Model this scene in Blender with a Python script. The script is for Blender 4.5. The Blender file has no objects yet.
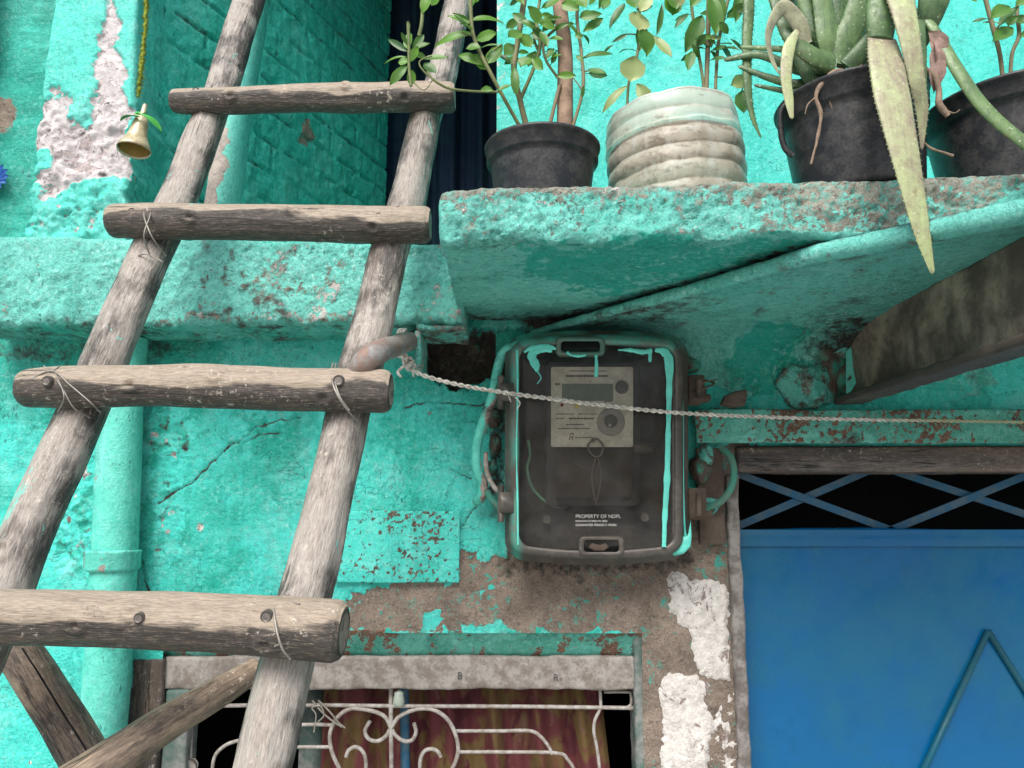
import bpy, math, random
import numpy as np
from mathutils import Vector
random.seed(7); rng=np.random.RandomState(7)
C=bpy.context.scene.collection
ZC=1.9; F=780.0; PIT=math.radians(9); CP,SP=math.cos(PIT),math.sin(PIT)

# ---------------------------------------------------------------- geometry helpers
def ray(px,py):
    dx=(px-512)/F; dy=(384-py)/F
    return np.array([dx, CP-dy*SP, SP+dy*CP])
def U(px,py,Y):
    r=ray(px,py); p=r*(Y/r[1]); return np.array([p[0],p[1],p[2]+ZC])
def UL(px,py,off=0.0):          # point on the leaning plane of the ladder
    r=ray(px,py); t=(1.0576-off)/(r[1]-0.4*r[2]); p=r*t
    return np.array([p[0],p[1],p[2]+ZC])
def depth(P): return P[1]*CP+(P[2]-ZC)*SP
def proj(P):
    x=P[...,0]; y=P[...,1]; z=P[...,2]-ZC
    d=y*CP+z*SP; v=-y*SP+z*CP
    return 512+F*x/d, 384-F*v/d
def R(px_w,P): return px_w*0.5*depth(P)/F      # radius in metres of something px_w wide

def _h(i,j,k,s):
    n=(i*374761393+j*668265263+k*2147483647+s*1274126177)&0xffffffff
    n=((n^(n>>13))*1274126177)&0xffffffff
    n=((n^(n>>15))*2246822519)&0xffffffff
    return (n^(n>>16))
def pnoise(x,y,z,s=0):
    x0=np.floor(x).astype(np.int64);y0=np.floor(y).astype(np.int64);z0=np.floor(z).astype(np.int64)
    fx=x-x0;fy=y-y0;fz=z-z0
    u=fx*fx*fx*(fx*(fx*6-15)+10);v=fy*fy*fy*(fy*(fy*6-15)+10);w=fz*fz*fz*(fz*(fz*6-15)+10)
    def g(a,b,c):
        h=_h(x0+a,y0+b,z0+c,s)
        gx=((h&1023)/511.5-1);gy=(((h>>10)&1023)/511.5-1);gz=(((h>>20)&1023)/511.5-1)
        return gx*(fx-a)+gy*(fy-b)+gz*(fz-c)
    l=lambda t,a,b:a+t*(b-a)
    return l(w,l(v,l(u,g(0,0,0),g(1,0,0)),l(u,g(0,1,0),g(1,1,0))),l(v,l(u,g(0,0,1),g(1,0,1)),l(u,g(0,1,1),g(1,1,1))))
def fbm(P,sc,oc=4,s=0,gain=.5):
    x,y,z=P[...,0]*sc,P[...,1]*sc,P[...,2]*sc
    o=0;a=1
    for i in range(oc):
        o=o+a*pnoise(x,y,z,s+i*17); x=x*2.03;y=y*2.03;z=z*2.03;a*=gain
    return o
def sstep(a,b,x):
    t=np.clip((x-a)/(b-a),0,1); return t*t*(3-2*t)
def sdpoly(px,py,poly):          # signed distance in pixels (positive inside)
    d=np.full(px.shape,1e9); ins=np.zeros(px.shape,bool)
    n=len(poly)
    for i in range(n):
        x1,y1=poly[i];x2,y2=poly[(i+1)%n]
        ex,ey=x2-x1,y2-y1
        t=np.clip(((px-x1)*ex+(py-y1)*ey)/(ex*ex+ey*ey+1e-9),0,1)
        d=np.minimum(d,np.hypot(px-x1-t*ex,py-y1-t*ey))
        c=((y1>py)!=(y2>py))
        xi=(x2-x1)*(py-y1)/((y2-y1) if y2!=y1 else 1e-9)+x1
        ins^=(c&(px<xi))
    return np.where(ins,d,-d)
def dline(px,py,pts):
    d=np.full(px.shape,1e9)
    for (x1,y1),(x2,y2) in zip(pts[:-1],pts[1:]):
        ex,ey=x2-x1,y2-y1
        t=np.clip(((px-x1)*ex+(py-y1)*ey)/(ex*ex+ey*ey+1e-9),0,1)
        d=np.minimum(d,np.hypot(px-x1-t*ex,py-y1-t*ey))
    return d

# ---------------------------------------------------------------- object helpers
def tag(o,label=None,cat=None,group=None,kind=None):
    if label:o['label']=label
    if cat:o['category']=cat
    if group:o['group']=group
    if kind:o['kind']=kind
    return o
def thing(name,label,cat,loc,group=None):
    o=bpy.data.objects.new(name,None); C.objects.link(o); o.location=tuple(map(float,loc))
    o.empty_display_size=.05
    return tag(o,label,cat,group)
ORG={}
def worg(o):
    p=np.zeros(3)
    while o is not None:
        p=p+np.array(o.location); o=o.parent
    return p
def mesh(name,V,Fc,mat,parent=None,attrs=None,smooth=True,vec=None,label=None):
    V=np.asarray(V,float).reshape(-1,3)
    if parent is not None: base=worg(parent); loc=(0,0,0)
    else:
        base=np.array([V[:,0].mean(),V[:,1].mean(),V[:,2].min()]); loc=base
    me=bpy.data.meshes.new(name)
    Vl=V-base
    if isinstance(Fc,np.ndarray) and Fc.ndim==2:
        nf,k=Fc.shape
        me.vertices.add(len(Vl)); me.vertices.foreach_set('co',Vl.astype(np.float32).ravel())
        me.loops.add(nf*k); me.loops.foreach_set('vertex_index',Fc.astype(np.int32).ravel())
        me.polygons.add(nf); me.polygons.foreach_set('loop_start',np.arange(0,nf*k,k,dtype=np.int32))
        me.update(calc_edges=True)
    else:
        me.from_pydata([tuple(v) for v in Vl],[],[tuple(int(i) for i in f) for f in Fc]); me.update()
    me.validate()
    if smooth and len(me.polygons): me.polygons.foreach_set('use_smooth',[True]*len(me.polygons))
    for k_,a in (attrs or {}).items():
        at=me.attributes.new(k_,'FLOAT','POINT'); at.data.foreach_set('value',np.asarray(a,np.float32).ravel())
    if vec is not None:
        at=me.attributes.new('grain','FLOAT_VECTOR','POINT'); at.data.foreach_set('vector',np.asarray(vec,np.float32).ravel())
    o=bpy.data.objects.new(name,me); C.objects.link(o); me.materials.append(mat)
    if parent is not None: o.parent=parent
    o.location=tuple(map(float,loc))
    if label:o['label']=label
    return o

class MB:
    def __init__(s): s.V=[];s.F=[];s.G=[];s.A=[]
    def n(s): return sum(len(v) for v in s.V)
    def add(s,V,F,G=None,a=0.0):
        b=s.n(); V=np.asarray(V,float).reshape(-1,3); s.V.append(V)
        s.F+= [tuple(i+b for i in f) for f in F]
        s.G.append(np.asarray(G,float) if G is not None else V.copy())
        s.A.append(np.full(len(V),a) if np.isscalar(a) else np.asarray(a,float)); return s
    def box(s,lo,hi,a=0.0,bev=0.0):
        x0,y0,z0=lo;x1,y1,z1=hi
        if bev<=0:
            V=[(x0,y0,z0),(x1,y0,z0),(x1,y1,z0),(x0,y1,z0),(x0,y0,z1),(x1,y0,z1),(x1,y1,z1),(x0,y1,z1)]
            F_=[(0,3,2,1),(4,5,6,7),(0,1,5,4),(1,2,6,5),(2,3,7,6),(3,0,4,7)]
        else:
            V,Fq=hexgrid([(x0,y0,z0),(x1,y0,z0),(x1,y1,z0),(x0,y1,z0),(x0,y0,z1),(x1,y0,z1),(x1,y1,z1),(x0,y1,z1)],None,bev,n=(6,6,6))
            F_=[tuple(f) for f in Fq]
        return s.add(V,F_,a=a)
    def build(s,name,mat,parent=None,smooth=True,label=None,attr='tint'):
        o=mesh(name,np.concatenate(s.V),s.F,mat,parent,attrs={attr:np.concatenate(s.A)},smooth=smooth,vec=np.concatenate(s.G),label=label)
        return o

def hexgrid(c8,step,rnd,n=None,fn=None):
    """surface grid of a hexahedron (corners bottom 0-3, top 4-7), rounded edges"""
    c=np.array(c8,float)
    L=[np.linalg.norm(c[1]-c[0]),np.linalg.norm(c[3]-c[0]),np.linalg.norm(c[4]-c[0])]
    if n is None: n=[max(2,int(l/step)) for l in L]
    L=np.array([max(np.linalg.norm(c[1]-c[0]),np.linalg.norm(c[5]-c[4])),L[1],L[2]])
    ids=[];quads=[]
    def face(ax,side):
        a,b=[i for i in range(3) if i!=ax]
        A,B=np.meshgrid(np.arange(n[a]+1),np.arange(n[b]+1),indexing='ij')
        I=np.zeros(A.shape+(3,),np.int64); I[...,a]=A;I[...,b]=B;I[...,ax]=n[ax] if side else 0
        lin=(I[...,0]*(n[1]+1)+I[...,1])*(n[2]+1)+I[...,2]
        q=np.stack([lin[:-1,:-1],lin[1:,:-1],lin[1:,1:],lin[:-1,1:]],-1).reshape(-1,4)
        flip=(side==0)^(ax==1)
        if flip:q=q[:,::-1]
        return lin.ravel(),q
    ls=[];qs=[]
    for ax in range(3):
        for sd in (0,1):
            l,q=face(ax,sd); ls.append(l);qs.append(q)
    u=np.unique(np.concatenate(ls)); Q=np.searchsorted(u,np.concatenate(qs))
    k=u%(n[2]+1); j=(u//(n[2]+1))%(n[1]+1); i=u//((n[2]+1)*(n[1]+1))
    t=np.stack([i/n[0],j/n[1],k/n[2]],-1)
    # keep a few loops inside rounding zone for coarse boxes
    if rnd>0:
        p=(t-.5)*L; r=min(rnd,L.min()*.49); h=L/2-r
        if max(n)<=8:   # reposition loops: 0, r/3.., so that bevel is resolved
            for ax in range(3):
                m=n[ax]; arr=np.linspace(-L[ax]/2,L[ax]/2,m+1)
                if m>=6:
                    arr=np.array([-L[ax]/2,-L[ax]/2+r*.33,-L[ax]/2+r,0,L[ax]/2-r,L[ax]/2-r*.33,L[ax]/2])
                p[:,ax]=arr[np.round(t[:,ax]*m).astype(int)]
        q_=np.clip(p,-h,h); d=p-q_; nn=np.linalg.norm(d,axis=1,keepdims=True)
        p=np.where(nn>1e-9,q_+r*d/np.maximum(nn,1e-9),p)
        t=p/L+.5
    x,y,z=t[:,0:1],t[:,1:2],t[:,2:3]
    P=((1-x)*(1-y)*(1-z)*c[0]+x*(1-y)*(1-z)*c[1]+x*y*(1-z)*c[2]+(1-x)*y*(1-z)*c[3]
       +(1-x)*(1-y)*z*c[4]+x*(1-y)*z*c[5]+x*y*z*c[6]+(1-x)*y*z*c[7])
    return P,Q
def vnoise(P,sc,oc,s=0,gain=.5):
    return np.stack([fbm(P,sc,oc,s,gain),fbm(P,sc,oc,s+101,gain),fbm(P,sc,oc,s+202,gain)],-1)
def rough(name,c8,step,rnd,layers,mat,parent,afn=None,label=None,dfn=None):
    P,Q=hexgrid(c8,step,rnd)
    P0=P.copy()
    for sc,am,oc in layers: P=P+vnoise(P0,sc,oc,int(sc))*am
    if dfn is not None: P=dfn(P,P0)
    at=afn(P0) if afn else dict(tint=np.full(len(P),.75)+fbm(P,15,3,7)*.5)
    return mesh(name,P,Q,mat,parent,attrs=at,label=label,vec=P0)

def catmull(pts,n):
    pts=[np.asarray(p,float) for p in pts]
    if len(pts)==2: return np.array([pts[0]+(pts[1]-pts[0])*t for t in np.linspace(0,1,n)])
    P=[2*pts[0]-pts[1]]+pts+[2*pts[-1]-pts[-2]]
    out=[];m=len(pts)-1
    for t in np.linspace(0,m,n):
        i=min(int(t),m-1);f=t-i
        a,b,c,d=P[i],P[i+1],P[i+2],P[i+3]
        out.append(.5*((2*b)+(-a+c)*f+(2*a-5*b+4*c-d)*f*f+(-a+3*b-3*c+d)*f**3))
    return np.array(out)
def frames(path,up=(0,-1,0)):
    T=np.gradient(path,axis=0); T/=np.linalg.norm(T,axis=1,keepdims=True)
    N=[];n=np.array(up,float)
    for t in T:
        n=n-t*np.dot(n,t); n/=np.linalg.norm(n)+1e-12; N.append(n)
    N=np.array(N); return T,N,np.cross(T,N)
def tube(mb,pts,rad,seg=10,n=None,a=0.0,cap=True,amp=0,sc=30,stretch=.15,flat=1.0,up=(0,-1,0),capround=0.0,seed=0,knots=None):
    if n is None:n=max(2,len(pts)*6) if len(pts)>2 else 2
    path=catmull(pts,n); 
    rad=np.atleast_1d(np.asarray(rad,float)); rr=np.interp(np.linspace(0,1,n),np.linspace(0,1,len(rad)),rad) if len(rad)>1 else np.full(n,rad[0])
    T,N,B=frames(path,up)
    s=np.concatenate([[0],np.cumsum(np.linalg.norm(np.diff(path,axis=0),axis=1))])
    if capround>0:
        e=np.minimum(s,s[-1]-s); q=np.clip(e/capround,0,1); rr=rr*(0.80+.20*np.sqrt(1-(1-q)**2))
    th=np.arange(seg)/seg*2*math.pi
    ct,st=np.cos(th),np.sin(th)
    G=np.stack([np.outer(rr,ct),np.outer(rr,st),np.repeat(s[:,None],seg,1)],-1)
    rad2=np.repeat(rr[:,None],seg,1)
    if amp:
        Gs=G*np.array([1,1,stretch])+np.array([seed*3.1,seed*1.7,seed*.9])
        d=fbm(Gs,sc,4,seed)*amp
        ridge=-np.abs(fbm(Gs*np.array([1,1,.4]),sc*2.4,3,seed+5))*amp*.6
        big=fbm(G*np.array([1,1,1])+seed,7,2,seed+9)*amp*.9
        rad2=rad2+d+ridge+big
        if knots:
            for (ks,kt,kr,kh) in knots:
                ds=(s[:,None]-ks); da=((th[None,:]-kt+math.pi)%(2*math.pi)-math.pi)*rr[:,None]
                dd=np.sqrt(ds**2+da**2)/kr
                rad2=rad2+kh*(np.exp(-(dd-1)**2*4)-.6*np.exp(-dd**2*3))
    V=path[:,None,:]+N[:,None,:]*(rad2*ct)[...,None]*flat+B[:,None,:]*(rad2*st)[...,None]
    Fq=[]
    for i in range(n-1):
        for j in range(seg):
            k=(j+1)%seg; Fq.append((i*seg+j,i*seg+k,(i+1)*seg+k,(i+1)*seg+j))
    V=V.reshape(-1,3); Gf=G.reshape(-1,3)
    A=np.full(len(V),a) if np.isscalar(a) else a
    if callable(a): A=a(Gf,th)
    if cap:
        nb=len(V)
        for e,(idx,sg) in enumerate(((0,-1),(n-1,1))):
            ring=V[idx*seg:(idx+1)*seg]; c=path[idx]
            rings=[]; 
            for q in (.66,.33):
                rings.append(c+(ring-c)*q)
            st_=len(V); V=np.vstack([V,rings[0],rings[1],c[None]])
            g0=Gf[idx*seg:(idx+1)*seg]; gc=np.array([[0,0,g0[0,2]]])
            Gf=np.vstack([Gf,gc+(g0-gc)*.66,gc+(g0-gc)*.33,gc]); A=np.concatenate([A,np.full(2*seg+1,2.0 if callable(a) else (a if np.isscalar(a) else 0))])
            for j in range(seg):
                k=(j+1)%seg
                o1,o2=idx*seg+j,idx*seg+k
                f=[(o1,st_+j,st_+k,o2),(st_+j,st_+seg+j,st_+seg+k,st_+k),(st_+seg+j,st_+2*seg,st_+seg+k)]
                if sg>0:f=[t[::-1] for t in f]
                Fq+=[t[::-1] for t in f]
    mb.add(V,Fq,Gf,A); return path
def lathe(mb,c,prof,seg=48,a=0.0,tilt=(0,0),wob=0,rot=0):
    c=np.array(c,float); V=[]
    for r,z in prof:
        for j in range(seg):
            t=2*math.pi*j/seg+rot; rr=r*(1+wob*math.sin(2*t+z*20)+wob*.6*math.sin(3*t+1+z*9))
            V.append((rr*math.cos(t),rr*math.sin(t),z+tilt[0]*rr*math.cos(t)+tilt[1]*rr*math.sin(t)))
    V=np.array(V); G=V.copy(); V[:,0]+= -tilt[0]*V[:,2]; V[:,1]+= -tilt[1]*V[:,2]
    Fq=[]
    for i in range(len(prof)-1):
        for j in range(seg):
            k=(j+1)%seg; Fq.append((i*seg+j,i*seg+k,(i+1)*seg+k,(i+1)*seg+j))
    mb.add(V+c,Fq,G,a)
def blob(mb,poly,Y,th,a=0.0,inset=.35):
    """paint blob/plate: outline in wall plane (px at Y), small dome thickness"""
    n=len(poly); O=np.array([U(x,y,Y) for x,y in poly]); c=O.mean(0)
    I=c+(O-c)*(1-inset); I[:,1]-=th; O2=O.copy(); O2[:,1]+=th*.5
    M=c+(O-c)*(1-inset*.35); M[:,1]-=th*.75
    V=np.vstack([O2,M,I]); Fq=[]
    for i in range(n):
        k=(i+1)%n
        Fq+=[(i,k,n+k,n+i),(n+i,n+k,2*n+k,2*n+i)]
    Fq.append(tuple(2*n+i for i in range(n)))
    mb.add(V,Fq,a=a)
def ribbon(mb,pts,w,Y,th,a=0.0,n=None):
    """painted run on a surface: px polyline with px widths"""
    n=n or len(pts)*8
    P=catmull([(x,y,0) for x,y in pts],n); ww=np.interp(np.linspace(0,1,n),np.linspace(0,1,len(w)),w)
    ww=ww*(1+.11*np.array([math.sin(i*1.3)+math.sin(i*.71+1) for i in range(n)])/1.5)
    T=np.gradient(P,axis=0); T/=np.linalg.norm(T,axis=1,keepdims=True)+1e-9
    V=[];Fq=[]
    for i in range(n):
        nx,ny=-T[i,1],T[i,0]
        for q,h in ((-.5,-.3),(-.32,.8),(0,1),(.32,.8),(.5,-.3)):
            p=U(P[i,0]+nx*ww[i]*q,P[i,1]+ny*ww[i]*q,Y); p[1]-=th*h; V.append(p)
    for i in range(n-1):
        for j in range(4):
            b=i*5+j; Fq.append((b,b+1,b+6,b+5))
    mb.add(V,Fq,a=a)

# ---------------------------------------------------------------- materials
class NT:
    def __init__(s,name):
        s.m=bpy.data.materials.new(name); s.m.use_nodes=True; s.t=s.m.node_tree; s.n=s.t.nodes; s.l=s.t.links
        s.b=s.n['Principled BSDF']; s.out=s.n['Material Output']
    def new(s,k,**kw):
        x=s.n.new(k)
        for a,v in kw.items(): setattr(x,a,v)
        return x
    def put(s,sock,v):
        if isinstance(v,bpy.types.NodeSocket): s.l.new(v,sock)
        elif isinstance(v,(tuple,list)) and len(v)==3 and sock.type=='RGBA': sock.default_value=(*v,1)
        else: sock.default_value=v
    def coord(s,attr=None,kind='Object'):
        if attr:
            a=s.new('ShaderNodeAttribute',attribute_name=attr); return a.outputs['Vector']
        return s.new('ShaderNodeTexCoord').outputs[kind]
    def attr(s,n): return s.new('ShaderNodeAttribute',attribute_name=n).outputs['Fac']
    def mapping(s,v,scale,loc=(0,0,0)):
        m=s.new('ShaderNodeMapping'); s.l.new(v,m.inputs[0]); m.inputs['Scale'].default_value=scale; m.inputs['Location'].default_value=loc; return m.outputs[0]
    def noise(s,v,scale,detail=4,rough=.55,dist=0,out='Fac'):
        x=s.new('ShaderNodeTexNoise'); s.l.new(v,x.inputs['Vector']); x.inputs['Scale'].default_value=scale; x.inputs['Detail'].default_value=detail
        x.inputs['Roughness'].default_value=rough; x.inputs['Distortion'].default_value=dist; return x.outputs[out]
    def vor(s,v,scale,feature='F1',out='Distance'):
        x=s.new('ShaderNodeTexVoronoi',feature=feature); s.l.new(v,x.inputs['Vector']); x.inputs['Scale'].default_value=scale; return x.outputs[out]
    def math(s,op,a,b=0.0,c=None,clamp=False):
        x=s.new('ShaderNodeMath',operation=op,use_clamp=clamp); s.put(x.inputs[0],a); s.put(x.inputs[1],b)
        if c is not None:s.put(x.inputs[2],c)
        return x.outputs[0]
    def ramp(s,v,a,b,o0=0.0,o1=1.0,smooth=False):
        x=s.new('ShaderNodeMapRange'); s.put(x.inputs[0],v); x.inputs[1].default_value=a;x.inputs[2].default_value=b;x.inputs[3].default_value=o0;x.inputs[4].default_value=o1
        if smooth:x.interpolation_type='SMOOTHSTEP'
        return x.outputs[0]
    def mix(s,f,a,b,bt='MIX'):
        x=s.new('ShaderNodeMix',data_type='RGBA',blend_type=bt); s.put(x.inputs[0],f); s.put(x.inputs[6],a); s.put(x.inputs[7],b); return x.outputs[2]
    def bump(s,h,str_=.5,dist=.002,prev=None):
        x=s.new('ShaderNodeBump'); s.put(x.inputs['Height'],h); x.inputs['Strength'].default_value=str_; x.inputs['Distance'].default_value=dist
        if prev is not None:s.l.new(prev,x.inputs['Normal'])
        return x.outputs[0]
    def fin(s,col=None,rough=None,nrm=None,metal=None,spec=None):
        if col is not None:s.put(s.b.inputs['Base Color'],col)
        if rough is not None:s.put(s.b.inputs['Roughness'],rough)
        if nrm is not None:s.l.new(nrm,s.b.inputs['Normal'])
        if metal is not None:s.put(s.b.inputs['Metallic'],metal)
        if spec is not None:s.put(s.b.inputs['Specular IOR Level'],spec)
        return s.m

CHALK=(.05,.66,.575); SAT=(.003,.44,.34); PALE=(.30,.80,.74)
def mat_paint(name,chalk=CHALK,sat=SAT,sbias=0.0,specks=.5,under=(.185,.145,.115),rough=.5,fine=1.0,frag=.55,bleach=.6,wcol=(.80,.76,.72)):
    m=NT(name); co=m.coord(); c0=lambda v:m.math('SUBTRACT',v,.5)
    big=m.noise(co,3.2,5,.62,.4); mid=m.noise(co,15,5,.68,.3); fin=m.noise(co,85,5,.75); micro=m.noise(co,260,5,.8)
    brush=m.noise(m.mapping(co,(4,4,40)),2.2,5,.65,.6)
    vert=m.noise(m.mapping(co,(55,55,9)),1.5,5,.75,.3)
    tone=m.attr('tone'); peel=m.attr('peel'); white=m.attr('white'); grime_shade=m.attr('grime_shade')
    tf=m.math('ADD',m.math('MULTIPLY',c0(big),3.0),m.math('MULTIPLY',c0(mid),2.0))
    tf=m.math('ADD',tf,m.math('MULTIPLY',c0(vert),1.6))
    tf=m.math('ADD',m.math('ADD',tf,tone),sbias)
    tf=m.ramp(tf,-.15,.75)
    col=m.mix(tf,chalk,sat)
    st=m.ramp(m.math('ADD',m.noise(m.mapping(co,(9,9,1.6)),1.0,5,.7,.3),m.math('MULTIPLY',c0(fin),.5)),.52,.66)
    col=m.mix(m.math('MULTIPLY',st,.42),col,(.012,.22,.18))
    # sun bleached / scuffed veil, broken up finely
    pl=m.ramp(m.math('ADD',m.noise(co,8,5,.78,.5),m.math('MULTIPLY',c0(fin),.7)),.50,.72)
    col=m.mix(m.math('MULTIPLY',pl,bleach),col,PALE)
    sm=m.ramp(m.math('ADD',m.math('MULTIPLY',brush,.8),m.math('ADD',m.math('MULTIPLY',tone,.5),m.math('MULTIPLY',fin,.30))),.80,.83)
    col=m.mix(m.math('MULTIPLY',sm,.6),col,sat)
    # mottling in the paint film
    col=m.mix(m.ramp(m.math('ADD',m.math('MULTIPLY',fin,.6),m.math('MULTIPLY',micro,.4)),.50,.66,.0,.55),col,(.006,.25,.20))
    col=m.mix(m.ramp(m.math('ADD',m.math('MULTIPLY',fin,.5),m.math('MULTIPLY',micro,.5)),.47,.36,.0,.40),col,PALE)
    # little bleached flecks doubling as painted highlights, pit shade painted dark between them
    hi=m.noise(co,120,5,.82); hm=m.ramp(m.noise(co,10,5,.7),.40,.62)
    col=m.mix(m.math('MULTIPLY',m.math('MULTIPLY',m.ramp(hi,.545,.60),hm),.35*min(fine,1)**2+.35*(fine>1)),col,(.50,.86,.80))
    col=m.mix(m.math('MULTIPLY',m.math('MULTIPLY',m.ramp(hi,.44,.38),hm),.45*min(fine,1)**2+.3*(fine>1)),col,(.004,.15,.12))
    # short vertical dirty ticks, pinholes and mould specks in clusters
    tick=m.math('MULTIPLY',m.ramp(m.noise(m.mapping(co,(210,210,75)),1.0,3,.6,.6),.64,.69),m.ramp(m.noise(co,6,5,.65),.46,.58))
    col=m.mix(m.math('MULTIPLY',tick,.75),col,(.008,.10,.085))
    sp=m.math('MULTIPLY',m.ramp(m.noise(co,135,4,.75),.63,.67),m.ramp(m.noise(co,7.5,5,.66),.49,.58))
    col=m.mix(m.math('MULTIPLY',sp,specks),col,(.03,.04,.035))
    # hairline cracks in the film
    ck=m.ramp(m.math('ABSOLUTE',c0(m.noise(co,5.5,5,.62,.7))),0,.0045,1,0)
    ck=m.math('MULTIPLY',ck,m.ramp(m.noise(co,4,2),.50,.56))
    col=m.mix(m.math('MULTIPLY',ck,.55),col,(.01,.06,.055))
    di=m.ramp(m.noise(co,24,5,.8),.42,.62)
    gr=m.math('ADD',m.math('MULTIPLY',grime_shade,.6),m.math('MULTIPLY',m.math('MULTIPLY',di,grime_shade),1.0),clamp=True)
    gr2=m.ramp(m.math('ADD',gr,m.math('ADD',m.math('MULTIPLY',c0(mid),1.0),m.math('MULTIPLY',c0(fin),.8))),.3,.95)
    col=m.mix(gr2,col,m.mix(m.ramp(fin,.4,.6),(.075,.062,.05),(.028,.03,.026)))
    pf=m.math('ADD',peel,m.math('ADD',m.math('MULTIPLY',c0(fin),frag*1.5),m.math('MULTIPLY',c0(mid),.45*frag/.55)))
    pm=m.ramp(pf,.49,.51)
    un=m.mix(m.ramp(mid,.4,.62),under,tuple(c*1.6 for c in under))
    un=m.mix(m.ramp(m.math('ADD',m.math('MULTIPLY',fin,.5),m.math('MULTIPLY',micro,.5)),.5,.64,0,.85),un,tuple(c*.35 for c in under))
    un=m.mix(m.ramp(micro,.46,.36,0,.35),un,(.45,.42,.38))
    gn=m.ramp(m.vor(co,150),.10,.17,1,0)
    un=m.mix(m.math('MULTIPLY',gn,m.ramp(mid,.44,.52)),un,(.47,.44,.40))
    fl=m.math('MULTIPLY',m.ramp(m.noise(co,52,5,.78,.6),.575,.59),m.ramp(m.noise(co,9,3),.46,.54))
    un=m.mix(m.math('MULTIPLY',fl,.9),un,(.04,.38,.31))
    if fine>1.2:
        f2=m.ramp(m.noise(co,95,5,.8),.50,.53); un=m.mix(m.math('MULTIPLY',m.math('MULTIPLY',f2,m.ramp(mid,.42,.56)),.75),un,(.16,.52,.45))
    wf=m.math('ADD',white,m.math('ADD',m.math('MULTIPLY',c0(fin),.6),m.math('MULTIPLY',c0(mid),.4)))
    wm=m.ramp(wf,.49,.51)
    wc=m.mix(m.ramp(m.noise(co,60,5,.78),.4,.64),wcol,tuple(c*.68 for c in wcol))
    wc=m.mix(m.ramp(m.noise(co,26,5,.8,1.0),.57,.61,0,.85),wc,(.20,.14,.13))
    un=m.mix(wm,un,wc)
    col=m.mix(pm,col,un)
    col=m.mix(m.math('MULTIPLY',m.math('MULTIPLY',gr2,pm),.9),col,m.mix(m.ramp(fin,.4,.6),(.06,.048,.04),(.02,.017,.015)))
    rim=m.math('MULTIPLY',m.ramp(pf,.45,.49),m.math('SUBTRACT',1.0,pm))
    col=m.mix(m.math('MULTIPLY',rim,.45),col,(.45,.66,.60))
    h=m.math('ADD',m.math('MULTIPLY',fin,.8),m.math('MULTIPLY',micro,.5))
    h=m.math('ADD',h,m.math('MULTIPLY',pm,-.45)); h=m.math('ADD',h,m.math('MULTIPLY',m.math('MULTIPLY',wm,pm),.3)); h=m.math('ADD',h,m.math('MULTIPLY',sm,.08)); h=m.math('ADD',h,m.math('MULTIPLY',m.math('ADD',ck,tick),-.25))
    nb=m.bump(h,1.0,.0048*fine); nb=m.bump(mid,.8,.010*fine,nb)
    ro=m.mix(pm,m.mix(m.ramp(fin,.4,.6),(rough-.1,)*3,(rough+.2,)*3),(.9,.9,.9))
    return m.fin(col,ro,nb)
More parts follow.
